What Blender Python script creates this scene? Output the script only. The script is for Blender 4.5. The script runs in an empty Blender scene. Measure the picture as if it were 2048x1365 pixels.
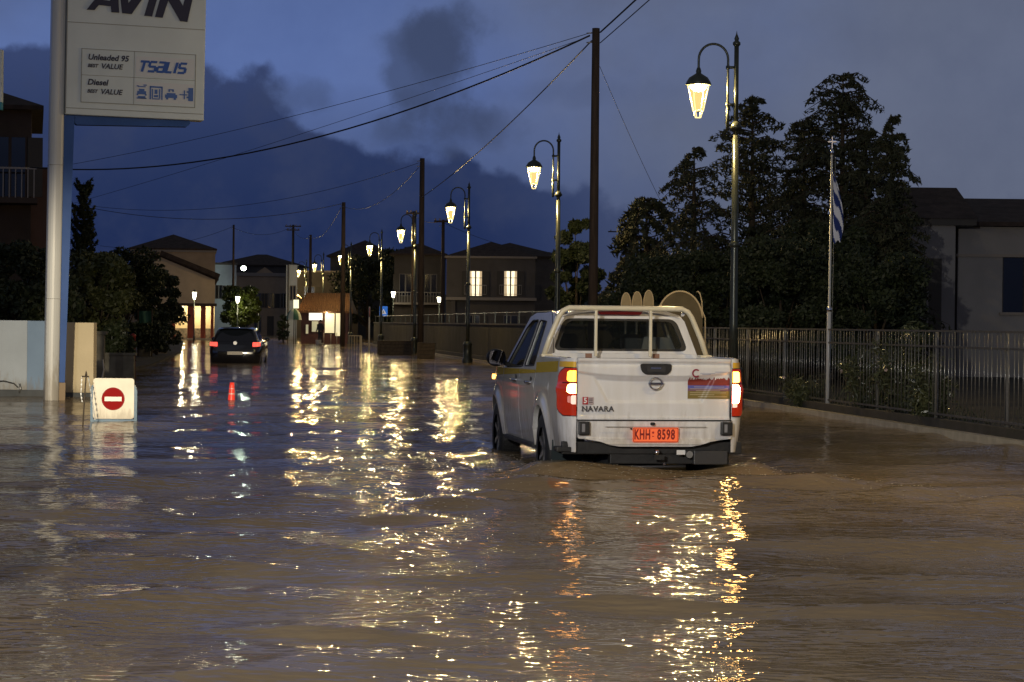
import bpy, bmesh, math, random
import numpy as np
from mathutils import Vector, Matrix, Euler
from mathutils.geometry import tessellate_polygon
R = math.radians
scene = bpy.context.scene
COL = scene.collection

# ------------------------------------------------------------------ camera
H = 1.46                      # camera height over the flood water (z = 0)
FPX = 4380.0                  # focal length in pixels of the 2048 px wide photograph
cd = bpy.data.cameras.new('camera'); cam = bpy.data.objects.new('camera', cd); COL.objects.link(cam)
cd.sensor_width = 36; cd.lens = FPX / 2048 * 36
cd.clip_start = 0.5; cd.clip_end = 6000
CR = Matrix.Rotation(R(90 - 0.451), 3, 'X') @ Matrix.Rotation(R(0.6), 3, 'Z')
cam.matrix_world = Matrix.Translation((0, 0, H)) @ CR.to_4x4()
scene.camera = cam

# ------------------------------------------------------------------ view
scene.view_settings.view_transform = 'Standard'
scene.view_settings.look = 'None'
scene.view_settings.exposure = 0.0
scene.view_settings.gamma = 1.0
scene.view_settings.use_curve_mapping = False
scene.render.engine = 'CYCLES'
scene.cycles.use_denoising = True
scene.cycles.denoising_prefilter = 'ACCURATE'
scene.cycles.use_adaptive_sampling = False
scene.cycles.sample_clamp_indirect = 6.0
scene.cycles.max_bounces = 6
scene.cycles.diffuse_bounces = 2
scene.cycles.glossy_bounces = 4
scene.cycles.transparent_max_bounces = 12
scene.cycles.caustics_reflective = False
scene.cycles.caustics_refractive = False

# ------------------------------------------------------------------ dusk sky
world = bpy.data.worlds.new("World"); scene.world = world; world.use_nodes = True
def build_world():
    nt = world.node_tree; N = nt.nodes; L = nt.links; N.clear()
    def n(t, **k):
        x = N.new(t)
        for a, b in k.items(): setattr(x, a, b)
        return x
    def math_(op, a, b=None, c=None, clamp=False):
        m = n('ShaderNodeMath', operation=op); m.use_clamp = clamp
        for i, v in enumerate((a, b, c)):
            if v is None: continue
            if isinstance(v, (int, float)): m.inputs[i].default_value = v
            else: L.new(v, m.inputs[i])
        return m.outputs[0]
    def mixc(f, a, b, mode='MIX'):
        m = n('ShaderNodeMix', data_type='RGBA', blend_type=mode)
        for s, v in ((m.inputs[0], f), (m.inputs[6], a), (m.inputs[7], b)):
            if isinstance(v, (int, float)): s.default_value = v
            elif isinstance(v, tuple): s.default_value = (*v, 1)
            else: L.new(v, s)
        return m.outputs[2]
    def noise(vec, scale, detail=6, rough=.55):
        t = n('ShaderNodeTexNoise'); t.inputs['Scale'].default_value = scale
        t.inputs['Detail'].default_value = detail; t.inputs['Roughness'].default_value = rough
        L.new(vec, t.inputs['Vector']); return t.outputs['Fac']
    def sstep(v, lo, hi):
        m = n('ShaderNodeMapRange', interpolation_type='SMOOTHSTEP')
        L.new(v, m.inputs['Value']); m.inputs['From Min'].default_value = lo; m.inputs['From Max'].default_value = hi
        return m.outputs['Result']
    tc = n('ShaderNodeTexCoord'); d = tc.outputs['Generated']
    sep = n('ShaderNodeSeparateXYZ'); L.new(d, sep.inputs[0])
    x, y, z = sep.outputs
    az = math_('ARCTAN2', x, y)                      # 0 along the street, radians
    el = math_('ARCSINE', z)
    sky = n('ShaderNodeTexSky', sky_type='NISHITA'); sky.sun_disc = False
    sky.sun_elevation = R(-3.5); sky.sun_rotation = R(200); sky.altitude = 0
    sky.air_density = 1.0; sky.dust_density = 1.0; sky.ozone_density = 3.0
    # deep dusk blue: the Nishita light plus the residual blue hour glow of the air
    glow = n('ShaderNodeValToRGB'); L.new(sstep(el, 0.0, 0.5), glow.inputs[0])
    e = glow.color_ramp.elements
    e[0].position = 0.0; e[0].color = (.32, .54, 1.4, 1)
    e[1].position = 1.0; e[1].color = (.55, .85, 2.4, 1)
    m = e.new(0.12); m.color = (.95, 1.48, 3.45, 1)
    m = e.new(0.45); m.color = (.9, 1.3, 2.6, 1)
    clear = mixc(1.0, sky.outputs[0], glow.outputs[0], 'ADD')
    # clouds -------------------------------------------------------------
    w1 = noise(d, 22, 8, .6); w2 = noise(d, 7, 5, .55); w3 = noise(d, 60, 5, .6)
    # a thin grey veil, thicker towards the right of the street
    veil = math_('MULTIPLY', sstep(math_('ADD', az, math_('MULTIPLY', math_('SUBTRACT', w2, .5), .35)), -.12, .16), .9)
    veil = math_('MULTIPLY', veil, math_('SUBTRACT', 1.0, math_('MULTIPLY', sstep(math_('ABSOLUTE', az), 1.2, 2.4), .6)))
    high = math_('MULTIPLY', sstep(math_('ADD', el, math_('MULTIPLY', math_('SUBTRACT', w2, .5), .25)), .13, .30), .97)
    c1 = mixc(high, mixc(veil, clear, (1.12, 1.30, 1.86)), (.60, .63, .74))
    dim = mixc(math_('MULTIPLY', math_('SUBTRACT', w1, .35), .9, clamp=True), (1, 1, 1), (.55, .58, .68))
    c1 = mixc(1.0, c1, dim, 'MULTIPLY')
    # low glow of haze lighter than the bank on the right horizon
    # the big cumulus bank low in the west
    cv = n('ShaderNodeFloatCurve'); L.new(math_('MULTIPLY_ADD', az, 1.0, .5, clamp=True), cv.inputs['Value'])
    c = cv.mapping.curves[0]
    pts = [(0, .10), (.16, .11), (.262, .128), (.30, .128), (.345, .124), (.366, .1185), (.392, .107), (.424, .088), (.46, .078), (.50, .070), (.56, .058), (.66, .048), (.8, .06), (1, .075)]
    c.points[0].location = pts[0]; c.points[1].location = pts[-1]
    for p in pts[1:-1]: c.points.new(*p)
    cv.mapping.update()
    edge = math_('ADD', cv.outputs[0], math_('MULTIPLY', math_('SUBTRACT', w1, .5), .035))
    edge = math_('ADD', edge, math_('MULTIPLY', math_('SUBTRACT', w3, .5), .010))
    wv = n('ShaderNodeVectorMath', operation='ADD'); nz = n('ShaderNodeTexNoise'); nz.inputs['Scale'].default_value = 16; nz.inputs['Detail'].default_value = 4; L.new(d, nz.inputs['Vector'])
    sc_ = n('ShaderNodeVectorMath', operation='SCALE'); L.new(nz.outputs['Color'], sc_.inputs[0]); sc_.inputs['Scale'].default_value = .05
    L.new(d, wv.inputs[0]); L.new(sc_.outputs[0], wv.inputs[1])
    def billow(scale):
        vo = n('ShaderNodeTexVoronoi', feature='SMOOTH_F1'); vo.inputs['Scale'].default_value = scale; vo.inputs['Smoothness'].default_value = .35
        L.new(wv.outputs[0], vo.inputs['Vector']); return vo.outputs['Distance']
    b1 = billow(26); b2 = billow(70)
    lump = math_('ADD', math_('MULTIPLY', math_('SUBTRACT', .45, b1), .024), math_('MULTIPLY', math_('SUBTRACT', .45, b2), .010))
    edge = math_('ADD', edge, lump)
    bank = sstep(math_('SUBTRACT', edge, el), -.002, .007)
    soft = sstep(az, -.03, .10)
    bank = math_('MULTIPLY', bank, math_('SUBTRACT', 1.0, math_('MULTIPLY', soft, .72)))
    bcol = n('ShaderNodeValToRGB'); L.new(sstep(el, 0.0, .16), bcol.inputs[0])
    e = bcol.color_ramp.elements
    e[0].position = 0; e[0].color = (.10, .20, .72, 1)
    e[1].position = 1; e[1].color = (.42, .62, 1.5, 1)
    m = e.new(.5); m.color = (.21, .35, .98, 1)
    bc = mixc(math_('MULTIPLY', sstep(w1, .42, .68), .5), bcol.outputs[0], (.36, .48, 1.02))
    c2 = mixc(bank, c1, bc)
    # one darker ragged cloud standing above the bank, and two small puffs
    out = c2
    for (ca, ce, ra, re_, dens) in ((-.036, .112, .027, .030, .62), (-.028, .128, .020, .020, .62), (-.034, .090, .040, .014, .45), (-.098, .101, .020, .010, .40), (.03, .106, .06, .008, .2)):
        dx = math_('DIVIDE', math_('SUBTRACT', az, ca), ra); dz = math_('DIVIDE', math_('SUBTRACT', el, ce), re_)
        rr = math_('ADD', math_('MULTIPLY', dx, dx), math_('MULTIPLY', dz, dz))
        rr = math_('ADD', rr, math_('MULTIPLY', math_('SUBTRACT', w1, .5), 3.2))
        rr = math_('ADD', rr, math_('MULTIPLY', lump, -55.0))
        rr = math_('ADD', rr, math_('MULTIPLY', math_('SUBTRACT', w3, .5), 1.8))
        mk = math_('MULTIPLY', math_('SUBTRACT', 1.0, sstep(rr, .2, 1.5)), dens)
        out = mixc(mk, out, (.36, .50, 1.0))
    # dim far horizon
    hz = math_('MULTIPLY', math_('SUBTRACT', 1.0, sstep(el, -.01, .05)), .25)
    out = mixc(hz, out, (.22, .27, .75))
    bg = n('ShaderNodeBackground'); bg.inputs['Strength'].default_value = SKY_STRENGTH
    L.new(out, bg.inputs[0])
    o = n('ShaderNodeOutputWorld'); L.new(bg.outputs[0], o.inputs[0])
SKY_STRENGTH = 0.11
build_world()
# the last light of a sun already set, spread wide by the clouds
sl = bpy.data.lights.new('sun', 'SUN'); sl.energy = 0.03; sl.angle = R(40); sl.color = (.75, .83, 1)
so = bpy.data.objects.new('sun', sl); COL.objects.link(so); so.rotation_euler = (R(60), 0, R(-20))

# ------------------------------------------------------------------ pixel -> place
def ray(px, py):
    return CR @ Vector(((px - 1024) / FPX, -(py - 682.5) / FPX, -1.0))
def P(px, py, Y):
    d = ray(px, py); t = Y / d.y
    return Vector((d.x * t, Y, H + d.z * t))
def GX(px, Y, z=0.0):
    """world x of a thing at depth Y and height z that shows at column px"""
    py = 648 + (px - 1024) * .01047 + FPX * (H - z) / Y
    return P(px, py, Y).x
def PZ(px, py, Y): return P(px, py, Y).z

# ------------------------------------------------------------------ helpers
def tag(o, label=None, cat=None, group=None, kind=None):
    if label: o['label'] = label
    if cat: o['category'] = cat
    if group: o['group'] = group
    if kind: o['kind'] = kind
    return o
def thing(name, label, cat, loc=(0, 0, 0), rz=0.0, group=None):
    o = bpy.data.objects.new(name, None); COL.objects.link(o)
    o.empty_display_size = .2; o.location = loc; o.rotation_euler = (0, 0, rz)
    return tag(o, label, cat, group)
def link(name, me, mats, parent=None):
    if not isinstance(mats, (list, tuple)): mats = [mats]
    if me.users == 0 or not me.materials:
        for m in mats: me.materials.append(m)
    o = bpy.data.objects.new(name, me); COL.objects.link(o)
    if parent is not None: o.parent = parent
    return o
def copy_tree(o, parent=None):
    c = o.copy(); COL.objects.link(c)
    if parent is not None: c.parent = parent
    for ch in list(o.children): copy_tree(ch, c)
    return c

class MB:
    def __init__(s): s.v = []; s.f = []; s.m = []; s.mi = 0; s.sm = []; s.smooth = False
    def add(s, vs, fs):
        b = len(s.v); s.v += [tuple(v) for v in vs]
        for f in fs:
            s.f.append(tuple(i + b for i in f)); s.m.append(s.mi); s.sm.append(s.smooth)
        return s
    def box(s, x0, x1, y0, y1, z0, z1):
        v = [(x0, y0, z0), (x1, y0, z0), (x1, y1, z0), (x0, y1, z0), (x0, y0, z1), (x1, y0, z1), (x1, y1, z1), (x0, y1, z1)]
        return s.add(v, [(0, 3, 2, 1), (4, 5, 6, 7), (0, 1, 5, 4), (1, 2, 6, 5), (2, 3, 7, 6), (3, 0, 4, 7)])
    def bar(s, a, b, w, d=None, up=(0, 0, 1)):
        a = Vector(a); b = Vector(b); d = d or w
        t = (b - a).normalized(); u = Vector(up)
        if abs(t.dot(u)) > .95: u = Vector((1, 0, 0))
        sx = t.cross(u).normalized() * w / 2; sz = sx.cross(t).normalized() * d / 2
        v = [p + i * sx + j * sz for p in (a, b) for (i, j) in ((-1, -1), (1, -1), (1, 1), (-1, 1))]
        return s.add(v, [(3, 2, 1, 0), (4, 5, 6, 7), (0, 1, 5, 4), (1, 2, 6, 5), (2, 3, 7, 6), (3, 0, 4, 7)])
    def tube(s, pts, r, n=10, caps=True):
        pts = [Vector(p) for p in pts]; k = len(pts)
        rs = r if isinstance(r, (list, tuple)) else [r] * k
        sm = s.smooth; rings = []; prev = None
        for i, p in enumerate(pts):
            t = (pts[min(i + 1, k - 1)] - pts[max(i - 1, 0)])
            t = t.normalized() if t.length > 1e-9 else Vector((0, 0, 1))
            if prev is None:
                u = Vector((0, 0, 1)) if abs(t.z) < .9 else Vector((1, 0, 0))
                prev = t.cross(u).normalized()
            a = (prev - t * prev.dot(t)).normalized(); prev = a; b = t.cross(a)
            rings.append([p + rs[i] * (math.cos(2 * math.pi * j / n) * a + math.sin(2 * math.pi * j / n) * b) for j in range(n)])
        s.smooth = True
        vs = [q for r_ in rings for q in r_]
        fs = [(i * n + j, i * n + (j + 1) % n, (i + 1) * n + (j + 1) % n, (i + 1) * n + j) for i in range(k - 1) for j in range(n)]
        b0 = len(s.v); s.add(vs, fs); s.smooth = False
        if caps:
            s.f += [tuple(b0 + j for j in reversed(range(n))), tuple(b0 + (k - 1) * n + j for j in range(n))]
            s.m += [s.mi] * 2; s.sm += [False] * 2
        s.smooth = sm
        return s
    def lathe(s, prof, c=(0, 0, 0), n=16, caps=True):
        vs = [(c[0] + r * math.cos(2 * math.pi * j / n), c[1] + r * math.sin(2 * math.pi * j / n), c[2] + z) for r, z in prof for j in range(n)]
        k = len(prof); sm = s.smooth; s.smooth = True
        b0 = len(s.v)
        s.add(vs, [(i * n + j, i * n + (j + 1) % n, (i + 1) * n + (j + 1) % n, (i + 1) * n + j) for i in range(k - 1) for j in range(n)])
        s.smooth = sm
        if caps:
            s.f += [tuple(b0 + j for j in reversed(range(n))), tuple(b0 + (k - 1) * n + j for j in range(n))]
            s.m += [s.mi] * 2; s.sm += [False] * 2
        return s
    def grid(s, fn, nu, nv, flip=False):
        vs = [fn(i / nu, j / nv) for i in range(nu + 1) for j in range(nv + 1)]
        fs = []
        for i in range(nu):
            for j in range(nv):
                a = i * (nv + 1) + j; q = (a, a + nv + 1, a + nv + 2, a + 1)
                fs.append(q[::-1] if flip else q)
        sm = s.smooth; s.smooth = True; s.add(vs, fs); s.smooth = sm
        return s
    def poly(s, outline, holes, fn, thick=None):
        """flat polygon with holes given in (a, b), mapped to space by fn(a, b, side)"""
        loops = [[Vector((a, b, 0)) for a, b in outline]] + [[Vector((a, b, 0)) for a, b in h] for h in holes]
        tri = tessellate_polygon(loops); flat = [p for l in loops for p in l]
        s.add([fn(p.x, p.y, 0) for p in flat], tri)
        if thick:
            s.add([fn(p.x, p.y, 1) for p in flat], [t[::-1] for t in tri])
            for l in loops:
                k = len(l)
                s.add([fn(p.x, p.y, 0) for p in l] + [fn(p.x, p.y, 1) for p in l], [(i, (i + 1) % k, k + (i + 1) % k, k + i) for i in range(k)])
        return s
    def mesh(s, name='mesh', bevel=0, recalc=True):
        me = bpy.data.meshes.new(name); me.from_pydata(s.v, [], s.f)
        me.polygons.foreach_set('material_index', s.m); me.polygons.foreach_set('use_smooth', s.sm)
        if bevel or recalc:
            b = bmesh.new(); b.from_mesh(me)
            if recalc: bmesh.ops.recalc_face_normals(b, faces=b.faces)
            if bevel:
                bmesh.ops.bevel(b, geom=[e for e in b.edges if len(e.link_faces) == 2 and e.calc_face_angle(0) > .5], offset=bevel, segments=2, affect='EDGES', profile=.6)
            b.to_mesh(me); b.free()
        return me
    def build(s, name, mats, parent=None, bevel=0, recalc=True):
        return link(name, s.mesh(name, bevel, recalc), mats, parent)
def rrect(x0, x1, z0, z1, r, n=5):
    out = []
    for cx, cz, a0 in ((x1 - r, z0 + r, -90), (x1 - r, z1 - r, 0), (x0 + r, z1 - r, 90), (x0 + r, z0 + r, 180)):
        for i in range(n + 1):
            a = R(a0 + 90 * i / n); out.append((cx + r * math.cos(a), cz + r * math.sin(a)))
    return out
def rpoly(pts, r, n=4):
    """round the corners of a polygon"""
    out = []; k = len(pts)
    for i in range(k):
        p = Vector(pts[i]); a = Vector(pts[i - 1]); b = Vector(pts[(i + 1) % k])
        ra = min(r, (a - p).length * .45, (b - p).length * .45)
        u = p + (a - p).normalized() * ra; w = p + (b - p).normalized() * ra
        for j in range(n + 1):
            t = j / n; q = u * (1 - t) ** 2 + p * 2 * t * (1 - t) + w * t * t; out.append((q.x, q.y))
    return out
def arc(cx, cz, r, a0, a1, n):
    return [(cx + r * math.cos(R(a0 + (a1 - a0) * i / n)), cz + r * math.sin(R(a0 + (a1 - a0) * i / n))) for i in range(n + 1)]

def text_mesh(body, size=1.0, shear=0.0, offset=0.0, extrude=0.002, sx=1.0, space=1.0, align='CENTER'):
    cu = bpy.data.curves.new('lettering', 'FONT'); cu.body = body; cu.size = size; cu.shear = shear
    cu.offset = offset; cu.extrude = extrude; cu.align_x = align; cu.align_y = 'CENTER'; cu.space_character = space
    cu.resolution_u = 3
    o = bpy.data.objects.new('lettering', cu); COL.objects.link(o)
    dg = bpy.context.evaluated_depsgraph_get(); dg.update()
    me = bpy.data.meshes.new_from_object(o.evaluated_get(dg))
    bpy.data.objects.remove(o); me.materials.clear()
    # stand it upright facing -y
    me.transform(Matrix.Diagonal((sx, 1, 1, 1))); me.transform(Matrix.Rotation(R(90), 4, 'X'))
    return me
def text(name, body, m, parent, loc, **k):
    me = text_mesh(body, **k); o = link(name, me, m, parent); o.location = loc; return o

# ------------------------------------------------------------------ materials
MATS = {}
def mat(name, col, rough=.6, metal=0.0, var=0.0, vscale=4.0, bump=0.0, bscale=30.0, emit=None, estr=0.0, spec=.5, coat=0.0, col2=None, stretch=None, detail=5):
    if name in MATS: return MATS[name]
    m = bpy.data.materials.new(name); m.use_nodes = True; nt = m.node_tree; N = nt.nodes; L = nt.links
    b = N['Principled BSDF']
    b.inputs['Base Color'].default_value = (*col, 1); b.inputs['Roughness'].default_value = rough
    b.inputs['Metallic'].default_value = metal; b.inputs['Specular IOR Level'].default_value = spec
    b.inputs['Coat Weight'].default_value = coat; b.inputs['Coat Roughness'].default_value = .05
    tc = N.new('ShaderNodeTexCoord'); src = tc.outputs['Object']
    if stretch:
        mp = N.new('ShaderNodeMapping'); mp.inputs['Scale'].default_value = stretch; L.new(src, mp.inputs[0]); src = mp.outputs[0]
    if var:
        t = N.new('ShaderNodeTexNoise'); t.inputs['Scale'].default_value = vscale; t.inputs['Detail'].default_value = detail
        L.new(src, t.inputs['Vector'])
        r = N.new('ShaderNodeMapRange'); r.inputs['From Min'].default_value = .3; r.inputs['From Max'].default_value = .7
        L.new(t.outputs['Fac'], r.inputs['Value'])
        mx = N.new('ShaderNodeMix'); mx.data_type = 'RGBA'
        mx.inputs[6].default_value = (*col, 1)
        c2 = col2 if col2 else tuple(c * (1 - var) for c in col)
        mx.inputs[7].default_value = (*c2, 1)
        L.new(r.outputs[0], mx.inputs[0]); L.new(mx.outputs[2], b.inputs['Base Color'])
        rr = N.new('ShaderNodeMapRange'); rr.inputs['To Min'].default_value = rough * .85; rr.inputs['To Max'].default_value = min(1, rough * 1.25)
        L.new(t.outputs['Fac'], rr.inputs['Value']); L.new(rr.outputs[0], b.inputs['Roughness'])
    if bump:
        t = N.new('ShaderNodeTexNoise'); t.inputs['Scale'].default_value = bscale; t.inputs['Detail'].default_value = 4
        L.new(src, t.inputs['Vector'])
        bp = N.new('ShaderNodeBump'); bp.inputs['Strength'].default_value = .6; bp.inputs['Distance'].default_value = bump
        L.new(t.outputs['Fac'], bp.inputs['Height']); L.new(bp.outputs[0], b.inputs['Normal'])
    if emit:
        b.inputs['Emission Color'].default_value = (*emit, 1); b.inputs['Emission Strength'].default_value = estr
    MATS[name] = m
    return m
def glassy(name, tint=(.02, .025, .025), trans=.35, rough=.03):
    """tinted pane: partly see-through, reflecting by angle"""
    if name in MATS: return MATS[name]
    m = bpy.data.materials.new(name); m.use_nodes = True; nt = m.node_tree; N = nt.nodes; L = nt.links
    b = N['Principled BSDF']; b.inputs['Base Color'].default_value = (*tint, 1); b.inputs['Roughness'].default_value = rough
    b.inputs['IOR'].default_value = 1.5
    t = N.new('ShaderNodeBsdfTransparent'); t.inputs[0].default_value = (.75, .8, .78, 1)
    mx = N.new('ShaderNodeMixShader'); mx.inputs[0].default_value = trans
    L.new(b.outputs[0], mx.inputs[1]); L.new(t.outputs[0], mx.inputs[2]); L.new(mx.outputs[0], N['Material Output'].inputs[0])
    MATS[name] = m; return m
WHITEPAINT = mat('white_paint', (.83, .83, .83), .2, coat=.8, var=.2, vscale=3.0, stretch=(2.6, 1.2, .45), col2=(.72, .70, .66), detail=7)
def add_mud(m, col, z0, z1, amount):
    # splashed mud, thickest near the sills and thinning upward in streaks
    nt = m.node_tree; N = nt.nodes; L = nt.links; b = N['Principled BSDF']
    tc = N.new('ShaderNodeTexCoord'); sp = N.new('ShaderNodeSeparateXYZ'); L.new(tc.outputs['Object'], sp.inputs[0])
    mp = N.new('ShaderNodeMapping'); mp.inputs['Scale'].default_value = (9, 9, 2.2); L.new(tc.outputs['Object'], mp.inputs[0])
    t = N.new('ShaderNodeTexNoise'); t.inputs['Scale'].default_value = 1.6; t.inputs['Detail'].default_value = 8; t.inputs['Roughness'].default_value = .65; L.new(mp.outputs[0], t.inputs['Vector'])
    mr = N.new('ShaderNodeMapRange'); L.new(sp.outputs[2], mr.inputs['Value']); mr.inputs['From Min'].default_value = z1; mr.inputs['From Max'].default_value = z0
    mr.inputs['To Min'].default_value = -.35; mr.inputs['To Max'].default_value = .35
    ad = N.new('ShaderNodeMath'); ad.operation = 'ADD'; L.new(t.outputs['Fac'], ad.inputs[0]); L.new(mr.outputs[0], ad.inputs[1])
    ss = N.new('ShaderNodeMapRange'); ss.inputs['From Min'].default_value = .48; ss.inputs['From Max'].default_value = .78; ss.inputs['To Max'].default_value = amount; L.new(ad.outputs[0], ss.inputs['Value'])
    old = b.inputs['Base Color'].links[0].from_socket
    mx = N.new('ShaderNodeMix'); mx.data_type = 'RGBA'; L.new(ss.outputs[0], mx.inputs[0]); L.new(old, mx.inputs[6]); mx.inputs[7].default_value = (*col, 1)
    L.new(mx.outputs[2], b.inputs['Base Color'])
add_mud(WHITEPAINT, (.26, .20, .13), .40, 1.05, .42)
BLACKPL = mat('black_plastic', (.015, .015, .016), .45, var=.4, vscale=20)
RUBBER = mat('rubber', (.012, .012, .012), .6, bump=.004, bscale=60)
CHROME = mat('chrome', (.75, .75, .76), .12, metal=1)
STEEL = mat('galvanised_steel', (.35, .36, .36), .4, metal=.8, var=.3, vscale=12)
IRON = mat('lamp_iron', (.07, .08, .065), .28, metal=.4, var=.3, vscale=9)
WOOD = mat('pole_wood', (.06, .04, .028), .8, var=.5, vscale=6, bump=.01, bscale=24, stretch=(3, 3, .3))
PLASTER = mat('pale_plaster', (.10, .09, .083), .85, var=.25, vscale=.9, bump=.006, bscale=25)
CREAM = mat('cream_plaster', (.36, .27, .18), .85, var=.22, vscale=1.1, bump=.006, bscale=25)
WHITEWALL = mat('white_render', (.44, .50, .57), .8, var=.16, vscale=1.4, bump=.005, bscale=30)  # white render with the cool light on the wall tinted into its colour
TILE = mat('roof_tile', (.05, .032, .025), .8, var=.5, vscale=3, bump=.03, bscale=8)
DARKWALL = mat('dark_plaster', (.085, .075, .065), .9, var=.3, vscale=1, bump=.006)
SHUTTER = mat('dark_shutter', (.04, .035, .03), .6)
GLASSD = mat('dark_window_glass', (.01, .012, .016), .05, spec=.6)
LITWIN = mat('lit_window', (.8, .75, .6), .5, emit=(1, .86, .58), estr=1.5)
CURTAIN = mat('lit_curtain', (.7, .6, .45), .8, emit=(1, .74, .42), estr=.5)
BARK = mat('bark', (.06, .045, .03), .9, var=.5, vscale=8, bump=.02, bscale=14)
LEAF = mat('leaf_dark', (.028, .042, .014), .6, var=.6, vscale=1.2, col2=(.012, .02, .008))
LEAF2 = mat('leaf_olive', (.06, .07, .02), .55, var=.6, vscale=1.6, col2=(.025, .035, .012))
LEAF3 = mat('leaf_citrus', (.075, .1, .015), .4, var=.6, vscale=1.5, col2=(.03, .05, .01))
CONIF = mat('conifer_needles', (.045, .05, .024), .7, var=.6, vscale=.8, col2=(.018, .026, .012))
# ================================================================== the flood water
def water_material():
    m = bpy.data.materials.new('muddy_flood_water'); m.use_nodes = True; nt = m.node_tree; N = nt.nodes; L = nt.links
    b = N['Principled BSDF']; b.inputs['Roughness'].default_value = .05; b.inputs['IOR'].default_value = 1.33; b.inputs['Specular Tint'].default_value = (1.0, .80, .60, 1); b.inputs['Specular IOR Level'].default_value = .38
    geo = N.new('ShaderNodeNewGeometry'); pos = geo.outputs['Position']
    def mapped(sc, rot=0):
        mp = N.new('ShaderNodeMapping'); mp.inputs['Scale'].default_value = sc; mp.inputs['Rotation'].default_value = (0, 0, rot); L.new(pos, mp.inputs[0]); return mp.outputs[0]
    def noise(vec, s, d, r=.5, dist=0):
        t = N.new('ShaderNodeTexNoise'); t.inputs['Scale'].default_value = s; t.inputs['Detail'].default_value = d
        t.inputs['Roughness'].default_value = r; t.inputs['Distortion'].default_value = dist
        L.new(vec, t.inputs['Vector']); return t.outputs['Fac']
    def M(op, a, b_=None):
        x = N.new('ShaderNodeMath'); x.operation = op
        for i, v in enumerate((a, b_)):
            if v is None: continue
            if isinstance(v, (int, float)): x.inputs[i].default_value = v
            else: L.new(v, x.inputs[i])
        return x.outputs[0]
    # silt clouds in the water
    silt = noise(mapped((.35, .16, 1)), 1.0, 5, .6, .6)
    cr = N.new('ShaderNodeValToRGB'); L.new(silt, cr.inputs[0]); e = cr.color_ramp.elements
    e[0].position = .32; e[0].color = (.150, .107, .062, 1); e[1].position = .7; e[1].color = (.27, .205, .120, 1)
    L.new(cr.outputs[0], b.inputs['Base Color'])
    # ripples: two sizes, livelier in the wake and on the right, calmer by the sign
    big = noise(mapped((1.0, 1.15, 1), .15), 1.3, 3, .5, .4)
    mid = noise(mapped((1.0, 1.35, 1), -.1), 4.2, 3, .55, .3)
    fin = noise(mapped((1.0, 1.9, 1), .10), 6.5, 1.2, .45, .3)
    cap = noise(mapped((1.0, 1.1, 1), -.4), 31.0, 2, .5, 0)
    patch = N.new('ShaderNodeMapRange'); patch.inputs['From Min'].default_value = .42; patch.inputs['From Max'].default_value = .58
    patch.inputs['To Min'].default_value = .40; patch.inputs['To Max'].default_value = 1.15
    L.new(noise(mapped((.35, .30, 1)), 1.0, 4, .55, .8), patch.inputs['Value'])
    sep = N.new('ShaderNodeSeparateXYZ'); L.new(pos, sep.inputs[0])
    side = N.new('ShaderNodeMapRange'); L.new(M('ADD', sep.outputs[0], M('MULTIPLY', sep.outputs[1], .13)), side.inputs['Value'])
    side.inputs['From Min'].default_value = -2.5; side.inputs['From Max'].default_value = 3.0
    side.inputs['To Min'].default_value = .55; side.inputs['To Max'].default_value = 1.0
    amp = M('MULTIPLY', patch.outputs[0], side.outputs[0])
    h = M('ADD', M('MULTIPLY', big, .028), M('MULTIPLY', M('MULTIPLY', mid, amp), .026))
    h = M('ADD', h, M('MULTIPLY', M('MULTIPLY', fin, amp), .034))
    bp = N.new('ShaderNodeBump'); bp.inputs['Strength'].default_value = 1.0; bp.inputs['Distance'].default_value = WAVE
    L.new(h, bp.inputs['Height']); L.new(bp.outputs[0], b.inputs['Normal'])
    # a film of suspended silt and scum that hides part of the mirror
    df = N.new('ShaderNodeBsdfDiffuse'); L.new(cr.outputs[0], df.inputs[0]); L.new(bp.outputs[0], df.inputs['Normal'])
    fm = N.new('ShaderNodeMapRange'); fm.inputs['From Min'].default_value = .35; fm.inputs['From Max'].default_value = .65; fm.inputs['To Min'].default_value = .14; fm.inputs['To Max'].default_value = .34
    L.new(silt, fm.inputs['Value']); ms = N.new('ShaderNodeMixShader'); L.new(fm.outputs[0], ms.inputs[0]); L.new(b.outputs[0], ms.inputs[1]); L.new(df.outputs[0], ms.inputs[2])
    L.new(ms.outputs[0], N['Material Output'].inputs[0])
    return m
WAVE = 0.55
WATER = water_material()
TR = Vector((1.40, 21.35, -.20)); TRZ = .154          # pickup: middle of its tail on the road bed, heading
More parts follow.
